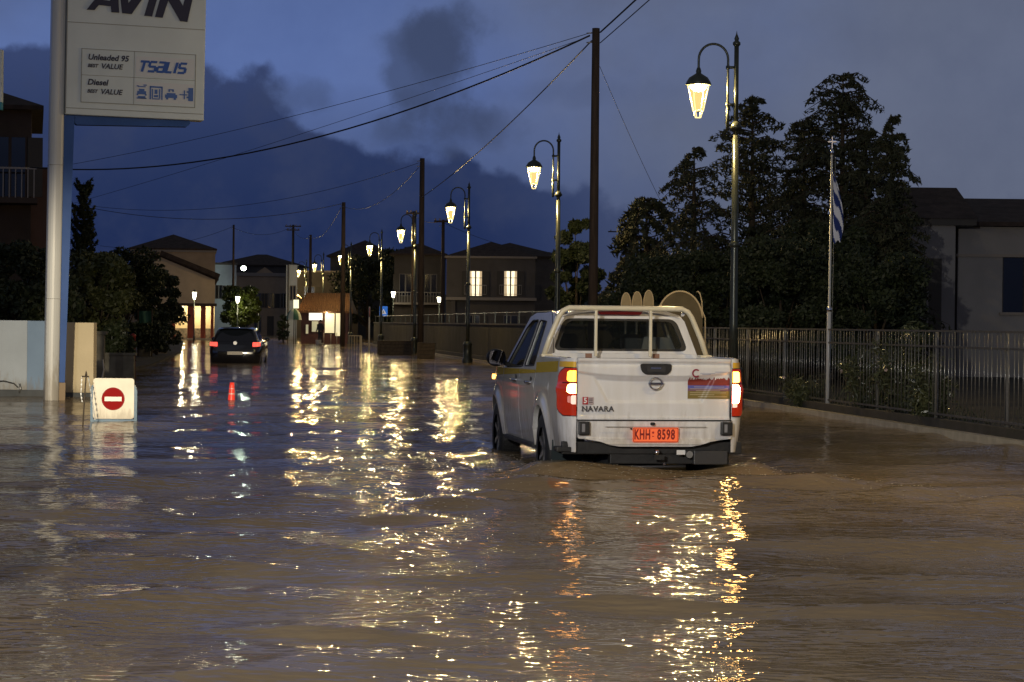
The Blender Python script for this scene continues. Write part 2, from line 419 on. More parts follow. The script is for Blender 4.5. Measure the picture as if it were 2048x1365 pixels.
def wave_height(X, Y):
    rng = np.random.RandomState(5); Z = np.zeros_like(X)
    for lam, a, k in ((3.1, .011, 5), (1.7, .0075, 7), (.9, .0036, 9), (.5, .0024, 12)):
        for _ in range(k):
            th = rng.normal(math.pi / 2 + .15, .55); l = lam * rng.uniform(.75, 1.3); ph = rng.uniform(0, 6.28)
            fade = np.clip(1.3 - Y / (l * 55), 0, 1)
            Z += fade * a / math.sqrt(k) * 1.5 * np.sin(2 * math.pi / l * (X * math.cos(th) + Y * math.sin(th)) + ph + .6 * np.sin(X * .7 + Y * .31 + ph))
    # wake of the pickup: V arms and rollers just behind the tail
    c, s = math.cos(TRZ), math.sin(TRZ)
    dx = X - TR.x; dy = Y - TR.y; lx = dx * c + dy * s; ly = -dx * s + dy * c
    back = np.clip(-ly, 0, None)
    arm = np.exp(-((np.abs(lx) - .95 - back * .42) / .34) ** 2) * np.exp(-back / 7) * (ly < 1.5)
    Z += .06 * arm * np.sin(2 * math.pi * (np.abs(lx) * .55 + back * .9) / 1.3)
    core = np.exp(-(lx / 1.25) ** 4) * np.exp(-back / 3.2) * (ly < .6)
    Z += .075 * core * np.cos(2 * math.pi * back / 1.15 + .5 * np.sin(lx * 3) + .9)
    # bow wave along the body
    al = np.exp(-((np.abs(lx) - 1.12) / .16) ** 2) * (ly > -.4) * (ly < 5.2)
    Z += .035 * al * (1 + .5 * np.sin(ly * 5))
    side_dep = np.exp(-((np.abs(lx) - 1.6) / .3) ** 2) * (ly > -.4) * (ly < 5)
    Z -= .03 * side_dep
    # long swell arc crossing the foreground at the right
    for (ya, sl, cv, x0, x1, a, wd) in ((13.0, -.30, .05, .6, 9, .040, .32), (11.4, -.18, .10, -.4, 5, .026, .25), (15.2, -.22, .04, 1.2, 9, .028, .35), (12.6, .16, .12, -2.6, 1.2, .022, .28), (10.2, .10, .10, -2.0, 1.5, .018, .22), (16.5, .22, .05, -3.5, .6, .024, .4)):
        xm = X - x0; q = Y - (ya + sl * (X - 1.2) + cv * (X - 1.2) ** 2)
        Z += a * (np.exp(-(q / wd) ** 2) - .5 * np.exp(-((q + 1.6 * wd) / wd) ** 2)) * np.clip((X - x0) / 1.0, 0, 1) * np.clip((x1 - X) / 1.0, 0, 1)
    return Z
def water():
    # rows follow the perspective so near ripples are finely cut; it goes on behind and to both sides
    ys = [-60, -30, -12, -4, 0, 3, 5, 6.5]
    y = 7.4
    while y < 900:
        ys.append(y); y += max(.035, y * y / (H * FPX) * 2.6)
    ys += [1500, 3000]
    ts = np.concatenate([np.array([-60, -22, -9, -4, -2.0, -1.3, -1.06]), np.linspace(-1, 1, 461), np.array([1.06, 1.3, 2.0, 4, 9, 22, 60])])
    Y = np.array(ys)[:, None] * np.ones((1, len(ts))); half = np.maximum(np.abs(Y) * .245, 2.2)
    X = ts[None, :] * half
    Z = wave_height(X, Y)
    ny, nx = Y.shape
    co = np.stack([X, Y, Z], -1).reshape(-1, 3).astype(np.float32)
    i = np.arange(ny - 1)[:, None] * nx + np.arange(nx - 1)[None, :]
    q = np.stack([i, i + 1, i + nx + 1, i + nx], -1).reshape(-1, 4).astype(np.int32)
    me = bpy.data.meshes.new('water'); me.vertices.add(len(co)); me.vertices.foreach_set('co', co.ravel())
    me.loops.add(q.size); me.loops.foreach_set('vertex_index', q.ravel())
    me.polygons.add(len(q)); me.polygons.foreach_set('loop_start', np.arange(len(q), dtype=np.int32) * 4)
    me.polygons.foreach_set('use_smooth', np.ones(len(q), bool)); me.update(); me.validate()
    o = link('water', me, WATER)
    tag(o, 'brown flood water covering the whole street', None, None, 'structure')
water()
ASPHALT = mat('asphalt', (.05, .05, .05), .85, var=.3, vscale=3, bump=.01, bscale=60)
EARTH = mat('yard_earth', (.04, .036, .028), .95, var=.5, vscale=1.5, bump=.03, bscale=12)
PAVE = mat('wet_pavement', (.06, .055, .045), .35, var=.35, vscale=2, bump=.006, bscale=40)
g = MB(); g.box(-2500, 2500, -80, 3200, -.6, -.205); tag(g.build('ground', ASPHALT), 'road bed under the flood water', None, None, 'structure')
# fence line: x = FX(y); the kerb runs just in front of it
def FX(y): return 5.0 - .135 * (y - 36)
def strip(name, off0, off1, y0, y1, z0, z1, m, label, n=40):
    b = MB(); ys = [y0 + (y1 - y0) * i / n for i in range(n + 1)]
    vs = []
    for yy in ys: vs += [(FX(yy) + off0, yy, z1), (FX(yy) + off1, yy, z1), (FX(yy) + off1, yy, z0), (FX(yy) + off0, yy, z0)]
    fs = []
    for i in range(n):
        a = i * 4; c = a + 4
        fs += [(a, a + 1, c + 1, c), (a + 1, a + 2, c + 2, c + 1), (a + 2, a + 3, c + 3, c + 2), (a + 3, a, c, c + 3)]
    fs += [(0, 1, 2, 3), (4 * n, 4 * n + 3, 4 * n + 2, 4 * n + 1)]
    b.add(vs, fs); o = b.build(name, m); tag(o, label, None, None, 'structure'); return o
strip('kerb', 0, .14, -10, 150, -.3, .085, mat('kerb_concrete', (.62, .55, .40), .2, var=.3, vscale=5, bump=.004), 'low concrete kerb standing just out of the flood on the right')
strip('pavement', .14, .55, -10, 150, -.3, .05, PAVE, 'narrow wet pavement strip between kerb and fence')
strip('yard', .55, 60, -10, 150, -.3, .09, EARTH, 'dark school yard behind the fence')
# left verge
b = MB()
vs = [GX(-300, 43, 0), GX(330, 150, 0)]
b.add([(-40, 44, .06), (-9.9, 44, .06), (-11.5, 70, .06), (-15.1, 100, .06), (-22.5, 150, .06), (-90, 150, .06)], [(0, 1, 2, 3, 4, 5)])
b.add([(-9.9, 44, .06), (-11.5, 70, .06), (-15.1, 100, .06), (-22.5, 150, .06), (-9.9, 44, -.3), (-11.5, 70, -.3), (-15.1, 100, -.3), (-22.5, 150, -.3), (-40, 44, .06), (-40, 44, -.3)],
      [(0, 4, 5, 1), (1, 5, 6, 2), (2, 6, 7, 3), (8, 9, 4, 0)])
tag(b.build('verge', EARTH), 'muddy garden ground on the left behind the white wall', None, None, 'structure')
# far hills
def hills():
    rnd = random.Random(3); b = MB(); n = 90; vs = []
    hs = [11 + 3 * math.sin(i * .21) + 2 * math.sin(i * .93 + 1) + rnd.uniform(-1, 1) for i in range(n + 1)]
    for i in range(n + 1):
        a = R(-60 + 120 * i / n)
        for k, (rr, hh) in enumerate(((620, -1), (660, .45), (720, 1.0), (860, 1.25), (1100, 1.0))):
            z = -1 if hh < 0 else hs[i] * hh + rnd.uniform(-.8, .8)
            vs.append((rr * math.sin(a), rr * math.cos(a), z))
    b.smooth = True
    b.add(vs, [(i * 5 + k, (i + 1) * 5 + k, (i + 1) * 5 + k + 1, i * 5 + k + 1) for i in range(n) for k in range(4)])
    tag(b.build('hills', mat('hill_scrub', (.04, .05, .03), .95, var=.5, vscale=.03)), 'low dark hills closing the far end of the valley', None, None, 'structure')
hills()

# ================================================================== street lamps
LAMPC = (1.0, .70, .28)
GLOWGLASS = mat('lamp_glass_lit', (.9, .8, .5), .3, emit=(1.0, .80, .40), estr=1.1)
LED = mat('lamp_led_lit', (1, 1, 1), .3, emit=(1.0, .74, .27), estr=130)
DZ = .25
def lamp_proto():
    t = thing('street_lamp', 'x', 'street lamp', (0, 0, 0))
    b = MB(); b.lathe([(.20, -.2), (.20, .12), (.16, .16), (.16, .62), (.18, .66), (.15, .72), (.11, .78)], n=12)
    b.build('pedestal', IRON, t)
    b = MB(); b.lathe([(.075, .75), (.072, 1.5), (.065, 3.0), (.06, 4.9)], n=12); b.lathe([(.045, 4.9), (.042, 6.55)], n=10)
    b.build('pole', IRON, t)
    for z, r in ((2.93, .10), (5.05, .115)):
        b = MB(); b.lathe([(.05, z - .07), (r * .75, z - .04), (r, z - .01), (r * .75, z + .04), (.05, z + .10)], n=12)
        b.build('collar', IRON, t)
    b = MB(); b.lathe([(.042, 6.5), (.07, 6.53), (.07, 6.57), (.035, 6.60), (.045, 6.64), (.012, 6.72), (.002, 6.78)], n=10)
    b.build('finial', IRON, t)
    # swan neck: a second thin tube beside the pole, bent over to the lantern on the left
    pts = [(-.15, 0, 5.05 + .0), (-.15, 0, 6.0)] + [(-.415 + .265 * math.cos(R(a)), 0, 6.26 + .28 * math.sin(R(a))) for a in range(0, 181, 12)] + [(-.68, 0, 6.12), (-.68, 0, 5.83 + DZ)]
    b = MB(); b.tube(pts, .022, 8)
    for z in (5.45, 6.12): b.tube([(-.19, 0, z), (.0, 0, z)], .026, 8); b.tube([(-.15, 0, z - .03), (-.15, 0, z + .03)], .035, 8)
    b.tube([(-.15, 0, 4.98), (-.15, 0, 5.5)], [.03, .03], 8)
    b.build('swan_neck', IRON, t)
    # lantern: dome hood, four tapering glass panes in a frame, small cup below
    cx = -.68
    b = MB(); b.lathe([(.03, 5.86), (.05, 5.80), (.045, 5.76), (.09, 5.73), (.17, 5.68), (.22, 5.60), (.235, 5.55), (.215, 5.545)], c=(cx, 0, DZ), n=16)
    hood = b.build('lantern_hood', IRON, t)
    def corner(i, z0=5.54, z1=5.08, r0=.215, r1=.105):
        a = R(45 + 90 * i + 12); return (Vector((cx + r0 * math.cos(a), r0 * math.sin(a), z0 + DZ)), Vector((cx + r1 * math.cos(a), r1 * math.sin(a), z1 + DZ)))
    b = MB()
    for i in range(4):
        a0, a1 = corner(i); b.tube([a0, a1], .011, 6)
        n0, n1 = corner(i + 1); b.bar(a0, n0, .018); b.bar(a1, n1, .018)
        c0, c1 = corner(i, 5.08, 4.96, .095, .055); b.tube([c0, c1], .009, 6)
        d0, d1 = corner(i + 1, 5.08, 4.96, .095, .055); b.bar(c1, d1, .014)
    fr = b.build('lantern_frame', mat('lamp_frame_lit', (.5, .45, .3), .4, emit=(1, .8, .35), estr=1.3), t)  # lamplight on the metal frame is put in as its own glow
    for i in range(4):
        a0, a1 = corner(i, 5.535, 5.085, .205, .098); n0, n1 = corner(i + 1, 5.535, 5.085, .205, .098)
        b = MB(); b.add([a0, n0, n1, a1], [(0, 1, 2, 3)]); b.build('pane', GLASSLAMP, fr, recalc=False)
    b = MB(); b.lathe([(.001, 5.43), (.08, 5.44), (.13, 5.48), (.15, 5.54)], c=(cx, 0, DZ), n=16); b.build('light_disc', LED, hood)
    b = MB(); b.lathe([(.05, 5.06), (.05, 5.10)], c=(cx, 0, DZ), n=12); b.build('lantern_cup', IRON, fr)
    ld = bpy.data.lights.new('lamp_light', 'POINT'); ld.energy = LAMPW; ld.color = LAMPC; ld.shadow_soft_size = .06
    lo = bpy.data.objects.new('lamp_light', ld); COL.objects.link(lo); lo.parent = t; lo.location = (cx, 0, 5.38 + DZ)
    return t
LAMPW = 1100
def lamp_glass():
    m = bpy.data.materials.new('lamp_pane'); m.use_nodes = True; N = m.node_tree.nodes; L = m.node_tree.links
    e = N.new('ShaderNodeEmission'); e.inputs[0].default_value = (1, .68, .18, 1); e.inputs[1].default_value = 1.5
    t = N.new('ShaderNodeBsdfTransparent'); mx = N.new('ShaderNodeMixShader'); mx.inputs[0].default_value = .45
    L.new(t.outputs[0], mx.inputs[1]); L.new(e.outputs[0], mx.inputs[2]); L.new(mx.outputs[0], N['Material Output'].inputs[0])
    return m
GLASSLAMP = lamp_glass()
lamp0 = lamp_proto()
# (pole column px, depth) read from the row receding up the street; two more stand beside the photographer
lamps = [(1467, 39.5), (1114, 60.7), (935.5, 82.0), (829, 103.0), (762, 124.0), (701, 144.0), (646, 166.0), (612, 186.0)]
ll = ['nearest lit swan neck street lamp, rising behind the white pickup tail',
      'lit swan neck street lamp second from the front, left of the tall wooden pole',
      'lit swan neck street lamp standing in front of the house with two bright windows',
      'lit swan neck street lamp fourth from the front, just left of the mid wooden pole',
      'lit swan neck street lamp right beside the blue pedestrian sign',
      'lit swan neck street lamp at the right end of the lit kiosk',
      'lit swan neck street lamp in front of the kiosk roof middle',
      'farthest swan neck street lamp of the row, by the kiosk awnings']
for i, (px, Y) in enumerate(lamps):
    o = lamp0 if i == 0 else copy_tree(lamp0)
    o.location = (GX(px, Y, H), Y, 0); tag(o, ll[i], 'street lamp', 'swan neck lamps along the right kerb')
for i, (x, y) in enumerate(((6.85, 18.3), (9.65, -2.9), (12.5, -24.1))):
    o = copy_tree(lamp0); o.location = (x, y, 0)
    tag(o, ['lit swan neck street lamp on the right kerb beside the pickup, out of the photograph', 'lit swan neck street lamp on the right kerb close behind the photographer', 'lit swan neck street lamp far behind the photographer'][i], 'street lamp', 'swan neck lamps along the right kerb')
# ================================================================== the white pickup
def pickup():
    T = thing('pickup_truck', 'white double cab pickup with roll bar and orange number plate driving away through the flood', 'pickup truck', TR, TRZ)
    WP = WHITEPAINT
    DARK = mat('underbody_black', (.018, .017, .016), .55, var=.5, vscale=9, bump=.005, bscale=30)
    YEL = mat('yellow_stripe', (.75, .52, .04), .25, coat=.6)
    TINT = glassy('tinted_pane', (.01, .011, .010), .55)
    RA, FA, WZ, WR, AR = 1.2, 4.35, .38, .38, .455
    def side_x(y, z):
        w = .925
        if z > 1.0: w -= .085 * (z - 1.0)
        if z < .9: w -= .05 * ((.9 - z) / .5) ** 2
        w += .014 * math.exp(-((z - 1.03) / .035) ** 2)
        if y < .30: w -= .055 * ((.30 - y) / .30) ** 2
        if y > 4.2: w -= .17 * ((y - 4.2) / 1.0) ** 2
        for ya in (RA, FA):
            r = math.hypot(y - ya, z - WZ)
            w += .034 * math.exp(-((r - AR - .02) / .075) ** 2) * (1 if z > .3 else 0)
        return w
    def sill(y):
        s = .40
        if y < .55: s = .40 + .06 * (.55 - y)
        return s
    def zlow(y):
        z = sill(y)
        for ya in (RA, FA):
            if abs(y - ya) < AR: z = max(z, WZ + math.sqrt(max(AR * AR - (y - ya) ** 2, 0)))
        return z
    def panel(name, y0, y1, ztop, sgn, label=None):
        ys = list(np.linspace(y0, y1, max(4, int((y1 - y0) / .06))))
        for ya in (RA, FA):
            for k in range(25):
                yy = ya - AR * math.cos(math.pi * k / 24)
                if y0 < yy < y1: ys.append(yy)
        ys = sorted(set(round(float(v), 4) for v in ys)); nz = 14; b = MB(); b.smooth = True
        vs = []
        for yy in ys:
            zl = zlow(yy); zt = ztop(yy) if callable(ztop) else ztop
            for j in range(nz + 1):
                z = zl + (zt - zl) * j / nz; vs.append((sgn * side_x(yy, z), yy, z))
        w = nz + 1
        b.add(vs, [(i * w + j, (i + 1) * w + j, (i + 1) * w + j + 1, i * w + j + 1) for i in range(len(ys) - 1) for j in range(nz)])
        # returned lower lip and inward edges
        lip = []
        for yy in ys:
            zl = zlow(yy); lip += [(sgn * side_x(yy, zl), yy, zl), (sgn * (side_x(yy, zl) - .05), yy, zl)]
        b.add(lip, [(2 * i, 2 * i + 1, 2 * i + 3, 2 * i + 2) for i in range(len(ys) - 1)])
        for yy in (ys[0], ys[-1]):
            zl = zlow(yy); zt = ztop(yy) if callable(ztop) else ztop; e = []
            for j in range(nz + 1):
                z = zl + (zt - zl) * j / nz; e += [(sgn * side_x(yy, z), yy, z), (sgn * (side_x(yy, z) - .05), yy, z)]
            b.add(e, [(2 * j, 2 * j + 1, 2 * j + 3, 2 * j + 2) for j in range(nz)])
        o = b.build(name, WP, T)
        return o
    for s, nm in ((-1, 'left'), (1, 'right')):
        bs = panel('bed_side', .265, 1.615, 1.325, s)
        # rounded rail cap on top of the bed side, cream from the light
        b = MB(); b.grid(lambda u, v: (s * (side_x(.10 + 1.515 * u, 1.325) - .075 * v), .10 + 1.515 * u, 1.325 + .018 * math.sin(math.pi * v)), 14, 6, flip=(s < 0))
        b.build('bed_rail', WP, bs)
        b = MB(); b.box(s * .80 - .01, s * .80 + .01, .06, 1.58, .85, 1.33); b.build('bed_inner_side', WP, bs)
        rd = panel('rear_door', 1.625, 2.66, lambda y: 1.20 - .03 * (y - 1.6) / 2.2, s)
        fd = panel('front_door', 2.67, 3.80, lambda y: 1.20 - .035 * (y - 1.6) / 2.2, s)
        fen = panel('front_fender', 3.81, 5.12, lambda y: 1.16 - .10 * max(0, (y - 3.9) / 1.2) ** 1.5, s)
        for d_, y in ((rd, 1.86), (fd, 2.86)):
            b = MB(); x = side_x(y, 1.04)
            b.tube([(s * (x - .01), y - .10, 1.05), (s * (x + .035), y - .07, 1.052), (s * (x + .038), y + .07, 1.048), (s * (x - .01), y + .10, 1.045)], .016, 8)
            b.build('handle', CHROME, d_)
            b = MB(); b.lathe([(.0, 0), (.055, 0), (.06, .004)], n=14); c = b.build('handle_recess', BLACKPL, d_)
            c.rotation_euler = (0, R(90 * s), 0); c.location = (s * (x - .012), y, 1.05)
        # yellow band along the side
        for (o, y0, y1) in ((bs, .32, 1.61), (rd, 1.63, 2.655), (fd, 2.675, 3.79), (fen, 3.82, 4.7)):
            def fy(u, v, y0=y0, y1=y1):
                y = y0 + (y1 - y0) * u; top = 1.30 - .028 * max(0, y - .3); top = min(top, 1.185 - .012 * max(0, y - 1.6)) if y > 1.62 else top
                lo = 1.195 - .032 * max(0, y - .3)
                z = lo + (top - lo) * v; return (s * (side_x(y, z) + .003), y, z)
            b = MB(); b.grid(fy, 16, 5, flip=(s < 0)); b.build('yellow_band', YEL, o)
        b = MB(); b.tube([(s * (side_x(4.55, 1.03) - .01), 4.55, 1.04), (s * (side_x(4.55, 1.03) + .022), 4.55, 1.04)], .03, 10)
        b.build('side_indicator', mat('amber_lit', (1, .45, .05), .3, emit=(1, .42, .06), estr=9), fen)
        # arch flare inner dark liner
        for ya in (RA, FA):
            b = MB(); n = 20
            vs = []
            for i in range(n + 1):
                a = math.pi * (-.05 + 1.1 * i / n); yy = ya + (AR + .005) * math.cos(a); zz = WZ + (AR + .005) * math.sin(a)
                vs += [(s * (side_x(yy, max(zz, .3)) - .045), yy, zz), (s * .55, yy, zz)]
            b.add(vs, [(2 * i, 2 * i + 1, 2 * i + 3, 2 * i + 2) for i in range(n)]); b.smooth = True
            b.build('wheel_liner', DARK, bs if ya == RA else fen)
        # side glasshouse: pillars and window panes
        def gx(z): return .885 - .345 * max(0, z - 1.15)
        outl = rpoly([(1.625, 1.19), (1.66, 1.40), (1.80, 1.745), (2.1, 1.785), (3.05, 1.785), (3.38, 1.74), (4.08, 1.13), (3.9, 1.125)], .03)
        w1 = rpoly([(2.02, 1.22), (2.12, 1.44), (2.20, 1.69), (2.62, 1.705), (2.62, 1.205)], .05)
        w2 = rpoly([(2.74, 1.20), (2.74, 1.705), (3.12, 1.70), (3.34, 1.62), (3.84, 1.17)], .05)
        b = MB(); b.poly(outl, [w1, w2], lambda a, c, k: (s * (gx(c) - .035 * k), a, c), thick=True)
        gh = b.build('cab_pillars', WP, T)
        for w in (w1, w2):
            b = MB(); b.poly(w, [], lambda a, c, k: (s * (gx(c) - .014), a, c)); b.build('side_window', TINT, gh)
            b = MB(); ring = [(s * (gx(c) + .002), a, c) for a, c in w]; b.tube(ring + [ring[0], ring[1]], .008, 5, caps=False); b.build('window_seal', BLACKPL, gh)
        # mirror
        b = MB(); b.grid(lambda u, v: (s * (1.02 + .115 * math.cos(2 * math.pi * u) * (math.sin(math.pi * v) ** .5)), 3.72 - .09 * math.cos(math.pi * v), 1.275 + .10 * math.sin(2 * math.pi * u) * (math.sin(math.pi * v) ** .5)), 20, 8)
        mi = b.build('door_mirror', BLACKPL, T)
        b = MB(); b.bar((s * .86, 3.72, 1.19), (s * .98, 3.72, 1.24), .05, .05); b.build('mirror_arm', BLACKPL, mi)
        b = MB(); b.poly(rrect(.93, 1.11, 1.195, 1.355, .04), [], lambda a, c, k: (s * a, 3.622, c)); b.build('mirror_glass', mat('mirror_glass', (.10, .09, .09), .03, metal=1), mi)
        # running board
        b = MB(); b.box(s * .86 - .06, s * .86 + .06, 1.75, 3.75, .36, .41); b.build('side_step', DARK, T, bevel=.012)
    # roof, windscreen, hood, nose
    def roof(u, v):
        x = -1 + 2 * u; y = 1.72 + 1.68 * v; ex = .668 - .03 * abs(v - .4)
        zz = 1.765 + .075 * (1 - abs(x) ** 2.6)
        zz -= .03 * max(0, (v - .75) / .25) ** 2 + .035 * max(0, (.07 - v) / .07) ** 2
        return (x * ex, y, zz)
    b = MB(); b.grid(roof, 20, 24, flip=True); rf = b.build('roof', WP, T)
    b = MB(); b.grid(lambda u, v: ((-1 + 2 * u) * (.66 + .19 * v), 3.38 + .72 * v + .05 * math.cos(math.pi * (u - .5)), 1.765 - .62 * v + .03 * math.cos(math.pi * (u - .5))), 12, 8); b.build('windscreen', TINT, T)
    def hood(u, v):
        x = (-1 + 2 * u); y = 4.08 + 1.05 * v; w = side_x(y, 1.1) - .005
        z0 = 1.16 - .10 * max(0, (y - 3.9) / 1.2) ** 1.5
        return (x * w, y + .03 * math.cos(math.pi * x / 2), z0 + .05 * (1 - x * x) - .05 * max(0, v - .85) / .15)
    b = MB(); b.grid(hood, 16, 14); b.build('bonnet', WP, T)
    b = MB(); b.grid(lambda u, v: ((-1 + 2 * u) * (side_x(5.1, .9) - .02 * 0), 5.12 + .13 * math.cos(math.pi * (u - .5)) ** .5 - .05 * abs(v - .5), .42 + .68 * v), 18, 8); fr = b.build('front_bumper', WP, T)
    b = MB(); b.poly(rrect(-.42, .42, .72, .98, .04), [], lambda a, c, k: (a, 5.262 - .1 * abs(a) ** 2 - .02 * k, c), thick=True); b.build('grille', BLACKPL, fr)
    for s in (-1, 1):
        b = MB(); b.poly(rrect(.50, .78, .82, .99, .05), [], lambda a, c, k: (s * a, 5.245 - .18 * (a - .5) - .02 * k, c), thick=True); b.build('headlight', mat('headlight_glass', (.8, .8, .8), .1, emit=(1, .95, .8), estr=3), T)
    # cab rear wall with its window
    def ry(z): return 1.625 + .12 * max(0, (z - 1.2)) / .58
    def rw(z): return .885 - .345 * max(0, z - 1.15)
    outl = [(-.84, .9), (.84, .9), (.872, 1.16)] + [(rw(z), z) for z in (1.3, 1.5, 1.7)] + [(.64, 1.765), (.50, 1.808), (.25, 1.832), (0, 1.838), (-.25, 1.832), (-.50, 1.808), (-.64, 1.765)] + [(-rw(z), z) for z in (1.7, 1.5, 1.3)] + [(-.872, 1.16)]
    win = rpoly([(-.725, 1.385), (.725, 1.385), (.60, 1.725), (-.60, 1.725)], .085, 6)
    b = MB(); b.poly(outl, [win], lambda a, c, k: (a, ry(c) + .04 * k, c), thick=True); cabw = b.build('cab_rear_wall', WP, T)
    b = MB(); b.poly(win, [], lambda a, c, k: (a, ry(c) + .012, c)); pane = b.build('rear_window', TINT, T)
    inner = [(a * .93, 1.555 + (c - 1.555) * .86) for a, c in win]
    b = MB(); b.poly(win, [inner], lambda a, c, k: (a, ry(c) + .008, c)); b.build('window_border', BLACKPL, pane)
    b = MB(); b.poly(rpoly([(-.25, 1.812), (.25, 1.812), (.22, 1.768), (-.22, 1.768)], .02), [], lambda a, c, k: (a, ry(c) - .022 + .03 * k, c), thick=True)
    b.build('high_brake_light', mat('brake_lens_dark', (.30, .015, .015), .2, coat=.5), T)
    # pressed ledge of the cab under the window
    b = MB(); b.box(-.80, .80, 1.585, 1.615, 1.22, 1.36); b.build('headboard', WP, T, bevel=.01)
    for x in (-.36, .36):
        b = MB(); b.box(x - .035, x + .035, 1.578, 1.586, 1.22, 1.36); b.build('headboard_gap', mat('rust_brown_paint', (.28, .15, .1), .5), T)
    # inside: seats
    for x in (-.38, .38):
        b = MB(); b.poly(rrect(x - .25, x + .25, .75, 1.36, .08), [], lambda a, c, k: (a, 2.75 + .14 * k + .1 * (c - 1), c), thick=True)
        st = b.build('front_seat', mat('seat_cloth', (.12, .12, .12), .9), T)
        b = MB(); b.poly(rrect(x - .13, x + .13, 1.38, 1.56, .05), [], lambda a, c, k: (a, 2.82 + .1 * k, c), thick=True); b.build('headrest', mat('seat_cloth', (0, 0, 0)), st)
    b = MB(); b.poly(rrect(-.62, .66, .75, 1.40, .06), [], lambda a, c, k: (a, 1.86 + .12 * k, c), thick=True); b.build('rear_seat', mat('seat_cloth', (0, 0, 0)), T)
    # folder on the parcel shelf seen through the right of the back window
    b = MB(); b.poly(rpoly([(.25, 1.40), (.62, 1.40), (.56, 1.53), (.28, 1.54)], .02), [], lambda a, c, k: (a, 1.80 + .02 * k, c), thick=True); b.build('grey_bag', mat('grey_bag', (.4, .38, .36), .7), T)
    b = MB(); b.box(-.80, .80, .9, 4.2, .55, .62); b.build('cab_floor', DARK, T)
    # roll bar
    top = [(-.865, 1.42, 1.33), (-.80, 1.43, 1.52), (-.705, 1.44, 1.74), (-.665, 1.44, 1.80), (-.60, 1.44, 1.832), (.60, 1.44, 1.832), (.665, 1.44, 1.80), (.705, 1.44, 1.74), (.80, 1.43, 1.52), (.865, 1.42, 1.33)]
    CRM = mat('roll_bar_warm_tint', (.80, .72, .52), .28, coat=.5, var=.1, vscale=5)  # warm light on the bar is put into this cream base colour
    b = MB(); b.tube(top, .028, 12); rb = b.build('roll_bar', CRM, T)
    for x in (-.315, .265):
        b = MB(); b.bar((x, 1.44, 1.33), (x, 1.44, 1.81), .045, .03); b.build('roll_bar_upright', CRM, rb, bevel=.006)
    for s in (-1, 1):
        b = MB(); b.bar((s * .62, 1.46, 1.79), (s * .64, 1.60, 1.77), .03); b.build('roll_bar_bracket', CHROME, rb)
        b = MB(); b.box(s * .84 - .06, s * .84 + .06, 1.34, 1.50, 1.325, 1.352); b.build('roll_bar_foot', CRM, rb, bevel=.006)
    b = MB(); b.tube([(-.745, 1.62, 1.80), (-.725, 1.60, 1.30)], .0035, 6); b.build('aerial', BLACKPL, T)
    # bed floor and tailgate
    b = MB(); b.box(-.80, .80, .05, 1.6, .82, .86); b.build('bed_floor', mat('bed_liner', (.05, .05, .05), .7), T)
    def tg(u, v):
        x = -.768 + 1.536 * u; z = .737 + .597 * v
        def ss(a, lo, hi): t = min(1, max(0, (a - lo) / (hi - lo))); return t * t * (3 - 2 * t)
        y = 0.028
        y -= .034 * ss(z, 1.27, 1.315)                       # top lip rolls out
        cr = 1.165 + .07 * (x / .77) if x > .35 else 1.165 + .032 * x + .003
        cr = 1.155 + .045 * (abs(x) / .77) ** 3
        y -= .024 * ss(z, cr - .016, cr + .016) * (1 - ss(z, 1.25, 1.28))
        # pressed trapezoid in the lower half
        e = min(ss(.46 - abs(x) + .55 * (z - .90), -.025, .025), ss(z, .895, .93)); e *= 1 - ss(z, cr - .05, cr - .01)
        y += .026 * e
        y -= .008 * ss(-z, -.775, -.755)
        y += .012 * (x / .77) ** 4
        y += .03 * max(0, (abs(x) - .755) / .013) ** 2
        return (x, y, z)
    b = MB(); b.grid(tg, 150, 90)
    b.add([(-.768, .04, .737), (.768, .04, .737), (.768, .12, .737), (-.768, .12, .737)], [(0, 1, 2, 3)])
    gate = b.build('tailgate', WP, T)
    b = MB(); b.box(-.766, .766, .035, .10, 1.315, 1.336); b.build('tailgate_cap', mat('cap_black', (.03, .03, .03), .5), gate, bevel=.006)
    def Y0(x, z): return tg((x + .768) / 1.536, (z - .737) / .597)[1]
    # handle
    o1 = rpoly([(-.155, 1.285), (.165, 1.285), (.155, 1.215), (.12, 1.178), (-.10, 1.178), (-.14, 1.215)], .03)
    b = MB(); b.poly(o1, [], lambda a, c, k: (a, -.018 + .02 * k, c), thick=True); hd = b.build('tailgate_handle', BLACKPL, gate)
    b = MB(); b.poly(rrect(-.09, .10, 1.205, 1.258, .015), [], lambda a, c, k: (a, -.034 + .02 * k, c), thick=True); b.build('handle_lever', mat('lever_black', (.05, .05, .05), .2), hd, bevel=.003)
    b = MB(); b.box(-.05, .05, -.036, -.033, 1.235, 1.25); b.build('handle_plate', CHROME, hd)
    # round badge: ring and bar
    b = MB(); ring = [(.01 + .062 * math.cos(2 * math.pi * i / 28), .018, 1.09 + .056 * math.sin(2 * math.pi * i / 28)) for i in range(30)]
    b.tube(ring, .0095, 6, caps=False); em = b.build('round_badge', CHROME, gate)
    b = MB(); b.box(-.066, .086, .004, .02, 1.078, 1.102); b.build('badge_bar', CHROME, em, bevel=.004)
    text('badge_lettering', 'NISSAN', BLACKPL, em, (.01, .003, 1.09), size=.03, offset=.0006, sx=1.05, extrude=.001)
    SILV = mat('badge_silver', (.10, .10, .11), .35, metal=.3)
    text('badge_lettering', 'NAVARA', SILV, gate, (-.565, .014, .84), size=.072, offset=.0015, sx=1.05, space=1.1, extrude=.004)
    # small red and white square badge
    b = MB(); b.box(-.715, -.662, .014, .022, .885, .957); sb = b.build('square_badge', mat('badge_red', (.45, .03, .04), .4), gate)
